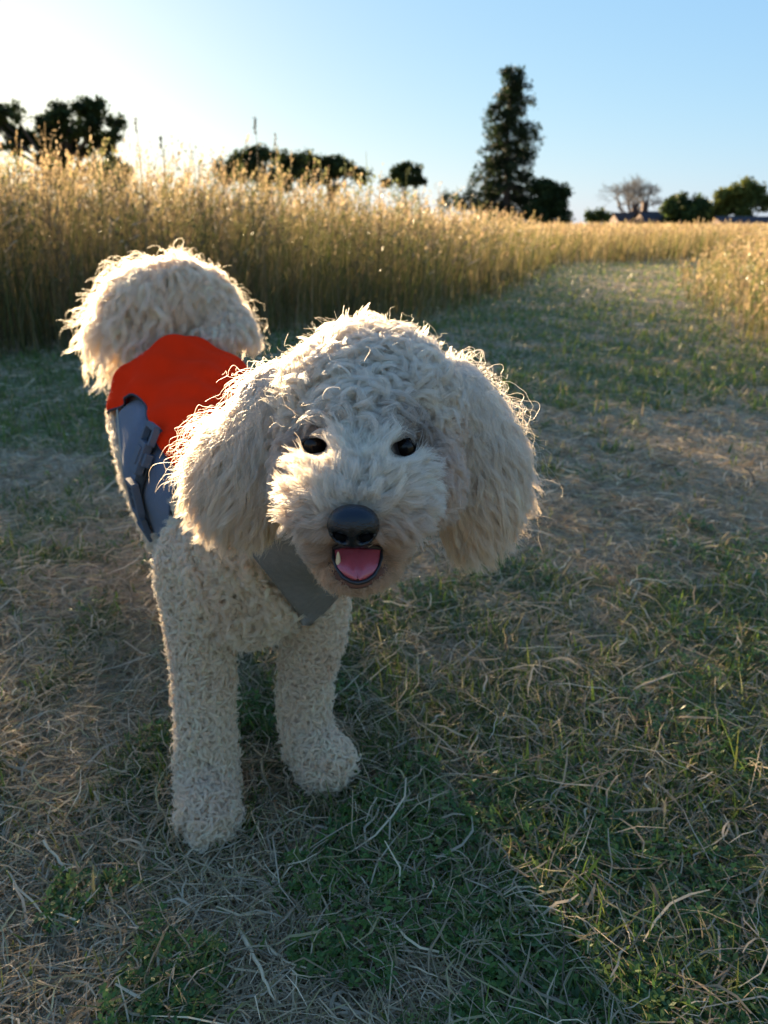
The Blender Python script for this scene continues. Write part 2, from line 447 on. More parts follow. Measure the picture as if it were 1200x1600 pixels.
def make_tree(name, label, base, puffs, trunk_r, cols, nleaf, lsize, limbs_to=None, squash=.8, shell=.45, trunk_h=None, cat='tree', group=None):
    """puffs: (dx, dy, z, r)"""
    t = empty(name, tuple(base)); tag(t, label, cat, group)
    ps = np.array([[a, b, c] for a, b, c, r in puffs]); rs = np.array([r for *_, r in puffs])
    # break each puff into smaller clumps
    cs, rr = [], []
    for c0, r0 in zip(ps, rs):
        m = 12
        d = norm(rng.normal(0, 1, (m, 3))); cs.append(c0 + d * r0 * rng.uniform(.35, .85, (m, 1)) * [1, 1, squash]); rr.append(r0 * rng.uniform(.22, .45, m))
    cs = np.concatenate(cs); rr = np.concatenate(rr)
    v, f, c = leaf_cloud(cs, rr, nleaf, lsize, cols, squash=squash, shell=shell)
    o = mesh_np('crown', v, f, TREELEAF, colors=c, parent=t)
    top = ps[:, 2].mean() if trunk_h is None else trunk_h
    cx = ps[:, :2].mean(0)
    parts = [limb((0, 0, -.3), (cx[0] * .5, cx[1] * .5, top), trunk_r, trunk_r * .45, 6, .03)]
    for c0, r0 in zip(ps, rs):
        parts.append(limb((cx[0] * .3, cx[1] * .3, top * rng.uniform(.35, .8)), c0, trunk_r * .4, trunk_r * .1, 5))
        for q in range(4):
            e = c0 + norm(rng.normal(0, 1, 3)) * r0 * .8 * np.array([1, 1, squash]); parts.append(limb(c0 + (e - c0) * .1, e, trunk_r * .1, trunk_r * .03, 4))
    v, f, c = merge(parts)
    mesh_np('trunk', v, f, BARK, parent=t, smooth=True)
    return t

def conifer(name, label, base, H, halfw, side_mass=True):
    t = empty(name, tuple(base)); tag(t, label, 'tree')
    parts = [limb((0, 0, -.3), (-.15, 0, H * .98), .45, .05, 9, .008)]
    V = []; nbr = 170
    cents, rads = [], []
    for i in range(nbr):
        s = (i + rng.random()) / nbr
        z = H * (.06 + .93 * s)
        prof = np.interp(z / H, [0, .12, .3, .42, .55, .7, .82, .93, 1.0], [.95, 1.0, 1.0, .98, .80, .64, .50, .40, .26]) * halfw
        a = rng.uniform(0, 2 * np.pi); L = prof * rng.uniform(.45, 1.12)
        end = np.array([math.cos(a) * L, math.sin(a) * L, z - L * rng.uniform(.05, .35) + .1])
        st = np.array([0, 0, z])
        parts.append(limb(st, end, .07 * (1.2 - s), .02, 4))
        for q in np.arange(.25, 1.05, .16):
            c = st + (end - st) * q; cents.append(c + [0, 0, -.15 * q]); rads.append(.22 + .34 * q * min(1, prof / halfw * 1.2) * rng.uniform(.6, 1.2))
    if side_mass:
        for q in range(20):
            c = np.array([-halfw * rng.uniform(.7, 1.55), rng.uniform(-1, 1), H * rng.uniform(.13, .27)])
            cents.append(c); rads.append(rng.uniform(.35, .7))
            parts.append(limb((0, 0, c[2] * .9), c, .08, .02, 4))
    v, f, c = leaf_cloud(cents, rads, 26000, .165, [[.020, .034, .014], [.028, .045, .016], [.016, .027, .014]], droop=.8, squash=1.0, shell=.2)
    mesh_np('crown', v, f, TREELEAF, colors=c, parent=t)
    v, f, c = merge(parts); mesh_np('trunk', v, f, BARK, parent=t, smooth=True)

def bare_tree(name, label, base, H, hw):
    t = empty(name, tuple(base)); tag(t, label, 'tree')
    parts = []; twigs = []
    m = simple_material('pale_bark', (.22, .20, .17), .9, .2, noise=(2.0, .3))
    def grow(p, d, L, r, lev):
        e = p + d * L
        parts.append(limb(p, e, r, r * .62, 4, .05))
        if lev == 0: return
        for q in range(3 if lev > 1 else 4):
            nd = norm(d + rng.normal(0, .48, 3) + np.array([0, 0, .10])); grow(p + (e - p) * rng.uniform(.55, 1.0), nd, L * rng.uniform(.62, .85), r * .62, lev - 1)
    for q in range(5):
        a = q * 1.26 + rng.random(); grow(np.array([0, 0, H * .16]), norm(np.array([math.cos(a) * .75, math.sin(a) * .5, .8])), H * .22, .10, 5)
    parts.append(limb((0, 0, -.3), (0, 0, H * .2), .35, .28))
    v, f, c = merge(parts); lo, hi = np.percentile(v[:, 0], [2, 98]); sc = hw * 2 / (hi - lo); v = (v - [(lo + hi) / 2, 0, 0]) * [sc, sc, H / np.percentile(v[:, 2], 99.5)]
    mesh_np('branches', v, f, m, parent=t, smooth=True)

def puff_ring(n, rx, z0, z1, r, ry=None):
    out = []
    for i in range(n):
        a = rng.uniform(0, 2 * np.pi); q = rng.random() ** .6
        out.append((math.cos(a) * rx * q, math.sin(a) * (ry or rx) * q, rng.uniform(z0, z1), r * rng.uniform(.7, 1.2)))
    return out

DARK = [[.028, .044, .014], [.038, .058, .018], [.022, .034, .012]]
MID = [[.045, .070, .020], [.06, .09, .025], [.035, .055, .018]]
YEL = [[.10, .12, .028], [.08, .10, .025], [.13, .14, .035]]

def meadow_weeds(n=1100):
    """branching olive seed plants mixed into the meadow"""
    y = 3.0 * (9.0 / 3.0) ** rng.random(n * 3); x = rng.uniform(-1, 1, n * 3) * (y * .6 + 1.0)
    l, r = path_edges(y); d = np.where(x < l, l - x, x - r); keep = (d > .15) & ((x < l) | (rng.random(n * 3) < .3)); x, y, d = x[keep][:n], y[keep][:n], d[keep][:n]; n = len(x)
    rt = x > path_edges(y)[1]
    H = np.interp(y, [3, 5, 9], [.78, .84, .68]) * rng.normal(1, .13, n).clip(.6, 1.35) * np.where(rt, .45, 1) * np.clip(.6 + d, 0, 1)
    b = np.stack([x, y, ground_z(x, y)], -1); lst = []
    cp = pal(n, [[.10, .115, .045], [.13, .13, .055], [.17, .13, .075], [.075, .09, .04], [.22, .17, .09]])
    az = rng.uniform(0, 6.28, n); ln = rng.uniform(0, .12, n)
    tip = b + np.stack([np.cos(az) * ln, np.sin(az) * ln, H], -1)
    st = b[:, None] + (tip - b)[:, None] * np.linspace(0, 1, 4)[None, :, None]
    lst.append(ribbons(st, np.array([.006, .005, .004, .003])[None] * np.ones((n, 1)), norm(np.stack([np.ones(n), rng.normal(0, .4, n), np.zeros(n)], -1)), cp * .8))
    for q in range(9):
        t0 = .35 + .62 * rng.random(n); o = b + (tip - b) * t0[:, None]; a = rng.uniform(0, 6.28, n); L = rng.uniform(.05, .20, n) * (1.15 - t0 * .6)
        e = o + np.stack([np.cos(a) * L * .7, np.sin(a) * L * .7, L * .9], -1)
        lst.append(ribbons(np.stack([o, (o + e) / 2 + [0, 0, -.01], e], 1), np.array([.003, .0025, .002])[None] * np.ones((n, 1)), norm(np.stack([np.ones(n), rng.normal(0, .4, n), np.zeros(n)], -1)), cp * .9))
        for w in range(4):
            c = o + (e - o) * rng.uniform(.35, 1.1, (n, 1)) + rng.normal(0, .008, (n, 3)); dd = norm(rng.normal(0, 1, (n, 3)) + [0, 0, .6]); sz = rng.uniform(.010, .026, n)
            lst.append(ribbons(np.stack([c, c + dd * sz[:, None] * .5, c + dd * sz[:, None]], 1), sz[:, None] * np.array([.2, .55, .1])[None], norm(np.cross(dd, rng.normal(0, 1, (n, 3)))), cp * rng.uniform(.8, 1.5, (n, 1))))
    v, f, c = merge(lst); o = mesh_np('meadow_weeds', v, f, LEAFM, colors=c)
    tag(o, 'branching olive green weeds gone to seed among the tall meadow grass', 'weeds', kind='stuff')

def gpt(u, v):
    dr = P(u, v, 1) - Vector((0, 0, CAM_H)); t = -CAM_H / dr.z; p = Vector((0, 0, CAM_H)) + dr * t
    return np.array([p.x, p.y, float(ground_z(p.x, p.y))])
def straw_stalks():
    m = leaf_material('bleached_straw', .15, .5, .35)
    SP = [('long pale flat straw blade pointing up from the bottom edge below the near forepaw', [(368, 1452), (398, 1520), (432, 1598)], 6.5, .62),
          ('pale bent straw lying left of the near forepaw in an open V', [(74, 1342), (105, 1376), (156, 1392)], 4.5, .60),
          ('thin straw crossing to the bent V-shaped straw', [(150, 1345), (128, 1362), (104, 1376)], 2.6, .6),
          ('short straw leaning above the near paw shadow with a kink', [(150, 1256), (166, 1284), (178, 1312)], 4.0, .55),
          ('long curved straw stretched level in the left foreground', [(78, 1447), (120, 1458), (168, 1470), (206, 1452), (262, 1405)], 3.6, .56),
          ('straw splinter standing at the bottom edge in the left foreground', [(254, 1506), (246, 1555), (238, 1598)], 5.0, .50),
          ('forked pale straw rising right of the near forepaw', [(482, 1316), (476, 1342), (462, 1372), (444, 1404)], 4.4, .58),
          ('straw lying in parallel below the forked one', [(358, 1370), (392, 1394), (428, 1421)], 4.0, .5),
          ('slim straw crossing below the forked one at a slant', [(396, 1364), (430, 1388), (466, 1424)], 3.4, .52),
          ('bent straw with a dry sheath in the bottom centre', [(410, 1482), (430, 1510), (452, 1530), (486, 1548)], 4.4, .58),
          ('thin pale straw slanting down at the bottom centre', [(584, 1487), (630, 1524), (684, 1562)], 3.2, .62),
          ('upright broken straw with a bend in the right foreground', [(775, 1386), (800, 1448), (818, 1532)], 3.6, .5),
          ('short bright straw slanting in the lower right foreground', [(978, 1400), (958, 1428), (942, 1452)], 4.0, .55),
          ('straw curl leaning against the clover right of the far forepaw', [(606, 1185), (612, 1215), (640, 1248)], 3.6, .6),
          ('small shaggy tuft of dry straw in the lower right foreground', [(842, 1364), (880, 1348), (906, 1318)], 4.0, .58),
          ('dry flat straw at the far right of the foreground', [(1040, 1472), (1072, 1470), (1098, 1466)], 4.0, .5),
          ('pale thin straw lying level near the bottom right corner', [(842, 1588), (870, 1586), (900, 1588)], 3.6, .62)]
    for lab, pts, wpx_, tone in SP:
        w = [gpt(*p) for p in pts]; n = len(w)
        tone = min(.7, tone * 1.1); lift = rng.uniform(.012, .020); w = np.array(w); w[:, 2] += lift + np.linspace(-.004, .012, n) * rng.choice([-1, 1])
        t = np.linspace(0, n - 1, 14); pp = np.stack([np.interp(t, np.arange(n), w[:, i]) for i in range(3)], -1)
        pp[1:-1] += rng.normal(0, .0006, (12, 3)); pp[:, 2] = np.maximum(pp[:, 2], ground_z(pp[:, 0], pp[:, 1]) + .006)
        r = wpx_ / F * .78 * .48; rr = r * (1 - .55 * np.linspace(0, 1, 14) ** 2); rr[5] *= 1.25; rr[-1] *= .3
        a = tube_np(pp, rr, 6)
        c = np.array([tone, tone * .80, tone * .50])
        a = (a[0], a[1], np.tile(c, (len(a[0]), 1)) * rng.normal(1, .08, (len(a[0]), 1)))
        # a split sheath peeling off
        q0 = pp[5]; d0 = norm(pp[8] - pp[5]); sd_ = norm(np.cross(d0, [0, 0, 1.0])) * rng.choice([-1, 1])
        tt = np.linspace(0, 1, 6)[:, None]; sh = q0 + d0 * tt * .022 + sd_ * tt ** 1.6 * .008 + np.array([0, 0, 1.0]) * tt * .004
        b_ = tube_np(sh, r * .6 * (1 - .8 * tt[:, 0]), 5); b_ = (b_[0], b_[1], np.tile(c * 1.05, (len(b_[0]), 1)))
        v, f, cc = merge([a, b_]); base = pp[7].copy(); o = mesh_np('straw_stalk', v - base, f, m, colors=cc, smooth=True); o.location = base
        tag(o, lab, 'straw', 'loose straw stalks lying on the foreground grass')
    # dry brown clover heads
    hm = leaf_material('dry_clover_head', .3, .8, .1)
    for lab, u, v_ in [('small brown dried clover head in the left foreground beside the level straw', 68, 1435), ('rusty brown dried clover head near the bottom left standing straw', 258, 1560),
                      ('rust coloured dried flower head beside the far forepaw', 582, 1222), ('brown dried clover head among green leaves on the right', 1010, 1228),
                      ('crumpled brown clover head in the bottom right foreground left part', 650, 1556), ('brown clover head between green blades right of the bottom centre', 462, 1486)]:
        c = gpt(u, v_); n = 46
        d = norm(rng.normal(0, 1, (n, 3)) + [0, 0, .2]); L = rng.uniform(.004, .0075, n)
        pth = np.stack([d * .001, d * L[:, None] * .6, d * L[:, None] + [0, 0, -.0012]], 1)
        v, f, cc = ribbons(pth, np.array([.0012, .0018, .0004])[None] * np.ones((n, 1)), norm(np.cross(d, rng.normal(0, 1, (n, 3)))), pal(n, [[.24, .11, .06], [.33, .17, .09], [.17, .085, .05]]))
        o = mesh_np('clover_head', v, f, hm, colors=cc); o.location = (c[0], c[1], c[2] + .012); tag(o, lab, 'clover head', 'dried clover heads on the grass')
    # single stems that rise clear of the meadow
    for lab, u, v0, y, kind in [('tallest thin seed stalk rising alone above the grass left of the rounded tree', 407, 180, 4.9, 1), ('small drooping stalk just right of the tallest one', 436, 210, 5.0, 0),
                                ('pale feathery stalk against the sky right of the broad oak', 228, 186, 4.4, 0), ('dark knobbly weed stalk in the gap between the oak and the rounded tree', 263, 216, 4.6, 1)]:
        x = (u - 600) / F * y / 1.068; top = hgt(v0, y); b0 = np.array([x - .05, y, 0.]); tp = np.array([x, y, top])
        t = np.linspace(0, 1, 8)[:, None]; pp = b0 + (tp - b0) * t; pp[:, 0] += np.sin(t[:, 0] * 3) * .02
        lst = [tube_np(pp, np.linspace(.0032, .0014, 8), 5)]
        for q in range(26 if kind else 12):
            h = 1 - (.09 if kind else .06) * rng.random(); c = b0 + (tp - b0) * h; d = norm(rng.normal(0, 1, 3) + [0, 0, 1.5]); e = c + d * .016; lst.append(tube_np([c, (c + e) / 2, e], [.001, .0032, .0006], 4))
        c = np.array([.16, .14, .07]) if kind else np.array([.42, .36, .22])
        v, f, cc = merge(lst); o = mesh_np('seed_stalk', v - b0, f, STRAW, colors=np.tile(c, (len(v), 1)), smooth=True); o.location = b0; tag(o, lab, 'seed stalk', 'single stalks rising above the meadow')

def build_trees():
    # big spreading oak on the left
    D = 70; b = gpos(108, D); h = hgt(150, D); s = wpx(1, D)
    pf = [(-70, 205, 17), (-45, 182, 20), (-85, 190, 16), (-20, 195, 22), (5, 172, 22), (35, 162, 22), (60, 170, 22), (85, 188, 20), (55, 200, 26), (25, 205, 26), (90, 212, 16), (70, 228, 18), (-5, 225, 22), (-60, 230, 18), (30, 235, 20), (45, 180, 22), (-95, 215, 14)]
    puffs = [(dx * s, rng.uniform(-2, 2), hgt(v, D), r * s) for dx, v, r in pf]
    pf += [(-78, 178, 20), (-60, 212, 24), (15, 190, 24), (-98, 195, 18), (-30, 215, 26), (60, 225, 26), (0, 245, 26)]; puffs = [(dx * s, rng.uniform(-2, 2), hgt(v, D), r * s * .88) for dx, v, r in pf]
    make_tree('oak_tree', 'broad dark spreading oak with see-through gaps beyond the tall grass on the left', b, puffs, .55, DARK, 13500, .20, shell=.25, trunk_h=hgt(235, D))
    # low dark tree at its right foot
    D = 66; s = wpx(1, D); b = gpos(185, D)
    make_tree('small_tree', 'low dark bush at the right foot of the broad oak', b, [(dx * s, 0, hgt(v, D), r * s) for dx, v, r in [(-25, 262, 22), (0, 258, 18), (20, 266, 14), (-5, 280, 25)]], .15, DARK, 2500, .18, cat='bush')
    D = 75; s = wpx(1, D); b = gpos(420, D)
    pf = [(-60, 268, 24), (-40, 252, 24), (-15, 245, 22), (10, 242, 20), (32, 250, 20), (50, 262, 22), (-20, 272, 30), (20, 270, 30)]
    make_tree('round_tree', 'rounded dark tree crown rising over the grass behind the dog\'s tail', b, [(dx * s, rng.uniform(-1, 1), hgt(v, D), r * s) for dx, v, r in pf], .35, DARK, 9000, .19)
    D = 82; s = wpx(1, D); b = gpos(520, D)
    pf = [(-50, 262, 20), (-30, 254, 20), (-8, 250, 18), (12, 258, 18), (32, 266, 18), (48, 276, 16), (0, 275, 28), (-30, 275, 22)]
    make_tree('round_tree', 'flatter dark tree crown just right of the rounded one behind the grass', b, [(dx * s, rng.uniform(-1, 1), hgt(v, D), r * s) for dx, v, r in pf], .35, DARK, 8000, .19)
    # wispy shrub behind the grass
    D = 40; s = wpx(1, D); b = gpos(632, D)
    pf = [(0, 262, 11), (-14, 272, 11), (16, 270, 11), (-2, 280, 16), (22, 284, 11), (-26, 286, 10)]
    make_tree('shrub', 'wispy pointed dark shrub between the round trees and the tall conifer', b, [(dx * s, 0, hgt(v, D), r * s) for dx, v, r in pf], .08, DARK, 2600, .10, shell=.1, cat='bush')
    D = 80
    conifer('conifer_tree', 'tall dark ragged conifer standing above the meadow', gpos(790, D), hgt(102, D), wpx(66, D))
    D = 76; s = wpx(1, D); b = gpos(858, D)
    make_tree('dark_bush', 'dense dark rounded bush at the foot of the tall conifer', b, [(dx * s, 0, hgt(v, D), r * s) for dx, v, r in [(-18, 292, 16), (0, 296, 18), (14, 302, 16), (0, 315, 24), (-18, 318, 22), (18, 322, 18), (-26, 335, 20), (0, 340, 24), (20, 342, 18)]], .2, DARK, 10000, .18, shell=.6, cat='bush')
    D = 120
    bare_tree('bare_tree', 'pale leafless tree with fine twigs above the house roofs', gpos(985, D), hgt(276, D), wpx(46, D))
    D = 110; s = wpx(1, D)
    make_tree('small_bush', 'small dark bush left of the house roofs', gpos(930, D), [(dx * s, 0, hgt(v, D), r * s) for dx, v, r in [(-10, 336, 9), (6, 333, 9), (16, 338, 8), (0, 345, 14)]], .12, MID, 1500, .24, cat='bush')
    D = 100; s = wpx(1, D)
    make_tree('garden_tree', 'green rounded tree between the house roofs', gpos(1072, D), [(dx * s, rng.uniform(-1, 1), hgt(v, D), r * s) for dx, v, r in [(-30, 325, 18), (-10, 316, 17), (10, 322, 18), (28, 328, 18), (0, 338, 26), (-28, 345, 20), (28, 345, 20)]], .25, MID, 7000, .26, shell=.6)
    D = 95; s = wpx(1, D)
    make_tree('sunlit_tree', 'yellow green sunlit tree behind the right-hand roof', gpos(1152, D), [(dx * s, rng.uniform(-1, 1), hgt(v, D), r * s) for dx, v, r in [(-25, 308, 17), (-8, 296, 17), (10, 292, 15), (26, 302, 15), (0, 315, 26), (30, 320, 15), (-28, 330, 18), (5, 340, 22)]], .3, YEL, 8000, .25, shell=.6)

def house(name, label, u0, u1, vr, ve, D, brick, tile, chim=None):
    """brick house with pitched tiled roof; eaves wall and gable, seen far off"""
    b = gpos((u0 + u1) / 2, D); t = empty(name, tuple(b)); tag(t, label, 'house')
    w = (u1 - u0) / F * D / 1.068 / 2; dp = 4.0
    zr, ze = hgt(vr, D), hgt(ve, D)
    zr = max(zr, ze + 1.0)
    v = [(-w, -dp, 0), (w, -dp, 0), (w, dp, 0), (-w, dp, 0), (-w, -dp, ze), (w, -dp, ze), (w, dp, ze), (-w, dp, ze)]
    mesh_np('wall', v, [(0, 1, 5, 4), (1, 2, 6, 5), (2, 3, 7, 6), (3, 0, 4, 7)], brick, parent=t)
    ov = .3; wr = w + .25
    # rows of tiles as real overlapping courses
    V, Fc = [], []; rows = 12
    for sgn in (-1, 1):
        for i in range(rows):
            a, c = i / rows, (i + 1) / rows
            ya = sgn * (dp + ov) * (1 - a); yc = sgn * (dp + ov) * (1 - c)
            za = ze - .1 + (zr - ze + .1) * a; zc = ze - .1 + (zr - ze + .1) * c
            o = len(V); V += [(-wr, ya, za + .05), (wr, ya, za + .05), (wr, yc, zc), (-wr, yc, zc), (-wr, ya, za), (wr, ya, za)]
            Fc += [(o, o + 1, o + 2, o + 3), (o + 4, o + 5, o + 1, o)]
    mesh_np('roof', V, Fc, tile, parent=t)
    for sgn in (-1, 1):
        gv = [(sgn * w, -dp, ze), (sgn * w, dp, ze), (sgn * w, 0, zr - .1), (sgn * w, 0, zr - .12)]
        mesh_np('gable', gv, [(0, 1, 2, 3)], brick, parent=t)
    if chim is not None:
        for cx in chim:
            bm = bmesh.new()
            bmesh.ops.create_cube(bm, size=1, matrix=Matrix.Translation((cx * w, 0, zr + .35)) @ Matrix.Diagonal((.7, .7, 1.3, 1)))
            bmesh.ops.create_cube(bm, size=1, matrix=Matrix.Translation((cx * w, 0, zr + 1.03)) @ Matrix.Diagonal((.84, .84, .12, 1)))
            for q in (-.16, .16): bmesh.ops.create_cone(bm, cap_ends=True, segments=8, radius1=.11, radius2=.09, depth=.4, matrix=Matrix.Translation((cx * w + q, 0, zr + 1.28)))
            me = bpy.data.meshes.new('chimney'); bm.to_mesh(me); bm.free(); me.materials.append(brick); o = bpy.data.objects.new('chimney', me); link(o, t)
def build_houses():
    brick = simple_material('house_brick', (.10, .062, .05), .9, .2, noise=(1.2, .25))
    tile = simple_material('roof_tile', (.075, .055, .05), .85, .2, noise=(2.0, .3))
    tile2 = simple_material('slate_roof', (.065, .06, .065), .85, .2, noise=(2.0, .3))
    house('house', 'brown tiled house roof with a chimney left of the bare tree trunk', 958, 1004, 332, 349, 118, brick, tile, chim=[.35])
    house('house', 'wider grey brown house roof just right of the chimneyed one', 998, 1042, 330, 351, 104, brick, tile2, chim=[-.7])
    house('shed', 'long low dark roof under the sunlit tree at the right edge', 1118, 1230, 338, 360, 85, brick, tile2)

# ---------------------------------------------------------------- dog
DOG_BASE = Vector((-.16, .86, 0))
def interp_chain(pts, m=8):
    """pts: list of (center np3, radius) -> dense spheres"""
    out = []
    for (a, ra), (b, rb) in zip(pts[:-1], pts[1:]):
        for t in np.linspace(0, 1, m, endpoint=False): out.append((a + (b - a) * t, ra + (rb - ra) * t))
    out.append(pts[-1]); return out

SK = {}                                   # label -> list of (p0, p1, r0, r1)
def seg(label, *nodes):
    SK.setdefault(label, [])
    for a, b in zip(nodes[:-1], nodes[1:]): SK[label].append((a[0], b[0], a[1], b[1]))
def nd(u, v, d, r): return (Pn(u, v, d), r)
seg('skull', nd(560, 668, .570, .050), nd(592, 666, .570, .050))
seg('skull', nd(575, 652, .585, .051), nd(577, 660, .60, .051))
seg('face', nd(535, 735, .535, .034), nd(612, 738, .535, .034))
seg('face', nd(572, 690, .52, .030), nd(565, 735, .50, .025))
seg('muzzle', nd(566, 735, .505, .024), nd(556, 805, .455, .0185))
seg('muzzle', nd(525, 815, .468, .013), nd(520, 850, .478, .010))
seg('muzzle', nd(588, 815, .468, .013), nd(592, 850, .478, .010))
seg('jaw', nd(510, 850, .51, .012), nd(522, 890, .470, .0065), nd(540, 907, .458, .005), nd(558, 912, .455, .005), nd(577, 907, .458, .005), nd(595, 890, .470, .0065), nd(608, 850, .51, .012))
seg('neck', nd(570, 720, .62, .050), nd(500, 790, .70, .058), nd(430, 820, .80, .072))
seg('chest', nd(418, 815, .84, .078), nd(392, 880, .825, .066), nd(385, 905, .83, .060))
seg('chest', nd(430, 840, .80, .066), nd(452, 875, .80, .056))
seg('torso', nd(415, 800, .87, .082), nd(325, 728, 1.02, .098), nd(292, 640, 1.17, .097))
seg('belly', nd(400, 860, .88, .070), nd(335, 785, 1.02, .082), nd(300, 715, 1.15, .084))
seg('fleg', nd(330, 880, .84, .048), nd(315, 985, .83, .026), nd(319, 1090, .84, .0205), nd(323, 1190, .84, .0215), nd(325, 1235, .83, .0215))
seg('paw', nd(325, 1240, .82, .0205), nd(325, 1268, .80, .018))
seg('paw', nd(308, 1266, .80, .011), nd(308, 1284, .788, .009))
seg('paw', nd(325, 1270, .79, .0115), nd(325, 1292, .780, .0095))
seg('paw', nd(343, 1266, .80, .011), nd(343, 1284, .788, .009))
seg('fleg', nd(470, 880, .86, .042), nd(492, 965, .87, .026), nd(480, 1040, .885, .0195), nd(474, 1110, .895, .0185), nd(484, 1160, .895, .0195))
seg('paw', nd(488, 1170, .885, .021), nd(508, 1190, .868, .020))
seg('paw', nd(490, 1194, .870, .0115), nd(494, 1208, .856, .010))
seg('paw', nd(512, 1192, .862, .012), nd(520, 1204, .850, .0105))
seg('paw', nd(524, 1180, .868, .0105), nd(531, 1190, .858, .009))
seg('hleg', nd(283, 725, 1.18, .080), nd(290, 830, 1.18, .048), nd(300, 880, 1.25, .026), nd(305, 925, 1.27, .022), nd(306, 938, 1.25, .024))
seg('hleg', nd(375, 740, 1.20, .066), nd(400, 830, 1.20, .048), nd(425, 880, 1.27, .026), nd(430, 925, 1.29, .022), nd(430, 938, 1.27, .024))
seg('tail', nd(330, 585, 1.22, .033), nd(360, 528, 1.25, .022), nd(350, 503, 1.27, .016), nd(315, 465, 1.27, .021), nd(265, 455, 1.25, .022), nd(232, 478, 1.23, .018), nd(212, 515, 1.23, .012))
# ears: flattened flaps
EARS = {}
def ear(label, tops, r):
    seg(label, *tops)
ear('earl', [nd(440, 615, .59, .018), nd(415, 660, .592, .018), nd(396, 715, .592, .018), nd(388, 765, .592, .015), nd(390, 785, .59, .011)], 0)
seg('earl', nd(425, 650, .60, .014), nd(372, 700, .60, .016), nd(360, 750, .60, .014))
seg('earl', nd(420, 680, .60, .014), nd(395, 770, .598, .014))
ear('earr', [nd(700, 608, .585, .018), nd(728, 650, .59, .018), nd(737, 706, .592, .018), nd(740, 760, .592, .015), nd(738, 780, .59, .011)], 0)
seg('earr', nd(735, 655, .60, .014), nd(756, 700, .60, .015), nd(758, 745, .60, .013))
seg('earr', nd(715, 680, .60, .014), nd(735, 800, .598, .014))

PRIM = [(lab, *s) for lab, L in SK.items() for s in L]
LABS = list(SK)
def sdf_labels(p):
    best = np.full(len(p), 1e9); lab = np.zeros(len(p), int)
    for L, a, b, ra, rb in PRIM:
        ab = b - a; t = np.clip(((p - a) @ ab) / (ab @ ab), 0, 1)
        d = np.linalg.norm(p - (a + t[:, None] * ab), axis=1) - (ra + (rb - ra) * t)
        m = d < best; best[m] = d[m]; lab[m] = LABS.index(L)
    return best, lab

def body_mesh():
    bm = bmesh.new()
    for L, a, b, ra, rb in PRIM:
        n = max(2, int(np.linalg.norm(b - a) / (min(ra, rb) * .14)) + 1)
        for t in np.linspace(0, 1, n):
            c = a + (b - a) * t; r = ra + (rb - ra) * t
            bmesh.ops.create_icosphere(bm, subdivisions=3 if r > .03 else 2, radius=r, matrix=Matrix.Translation(Vector(c)))
    me = bpy.data.meshes.new('tmp'); bm.to_mesh(me); bm.free()
    o = bpy.data.objects.new('tmp', me); COL.objects.link(o)
    md = o.modifiers.new('r', 'REMESH'); md.mode = 'VOXEL'; md.voxel_size = .0035; md.use_smooth_shade = True
    sm = o.modifiers.new('s', 'SMOOTH'); sm.iterations = 5; sm.factor = .5
    dg = bpy.context.evaluated_depsgraph_get(); ev = o.evaluated_get(dg)
    me2 = bpy.data.meshes.new_from_object(ev)
    bpy.data.objects.remove(o); bpy.data.meshes.remove(me)
    return me2

def sample_mesh(V, T, n, weight=None):
    a, b, c = V[T[:, 0]], V[T[:, 1]], V[T[:, 2]]
    cr = np.cross(b - a, c - a); ar = np.linalg.norm(cr, axis=1) * .5
    w = ar if weight is None else ar * weight
    ix = rng.choice(len(T), n, p=w / w.sum())
    u = rng.random(n); v = rng.random(n); s = u + v > 1; u[s] = 1 - u[s]; v[s] = 1 - v[s]
    return a[ix] + (b - a)[ix] * u[:, None] + (c - a)[ix] * v[:, None], norm(cr)[ix]

def hair_material():
    m, nt, out = material('fur')
    at = N(nt, 'ShaderNodeAttribute', attribute_name='fcol')
    d = N(nt, 'ShaderNodeBsdfDiffuse'); t = N(nt, 'ShaderNodeBsdfTranslucent')
    nt.links.new(at.outputs['Color'], d.inputs['Color']); nt.links.new(at.outputs['Color'], t.inputs['Color'])
    mx = N(nt, 'ShaderNodeMixShader'); mx.inputs[0].default_value = .50
    nt.links.new(d.outputs[0], mx.inputs[1]); nt.links.new(t.outputs[0], mx.inputs[2])
    h = N(nt, 'ShaderNodeBsdfHairPrincipled'); h.parametrization = 'COLOR'
    nt.links.new(at.outputs['Color'], h.inputs['Color']); h.inputs['Roughness'].default_value = .35; h.inputs['Radial Roughness'].default_value = .5
    m2 = N(nt, 'ShaderNodeMixShader'); m2.inputs[0].default_value = .28
    nt.links.new(mx.outputs[0], m2.inputs[1]); nt.links.new(h.outputs[0], m2.inputs[2]); nt.links.new(m2.outputs[0], out.inputs[0])
    return m
FUR = hair_material()

def make_hair(name, pts, rad, col, parent, label=None):
    n, k, _ = pts.shape
    hc = bpy.data.hair_curves.new(name); hc.add_curves([k] * n)
    hc.attributes['position'].data.foreach_set('vector', pts.astype(np.float32).ravel())
    ra = hc.attributes.get('radius') or hc.attributes.new('radius', 'FLOAT', 'POINT')
    ra.data.foreach_set('value', rad.astype(np.float32).ravel())
    ca = hc.attributes.new('fcol', 'FLOAT_COLOR', 'CURVE')
    c4 = np.ones((n, 4), np.float32); c4[:, :3] = col; ca.data.foreach_set('color', c4.ravel())
    hc.materials.append(FUR)
    o = bpy.data.objects.new(name, hc); COL.objects.link(o); rel(o, parent)
    if label: o['label'] = label
    return o

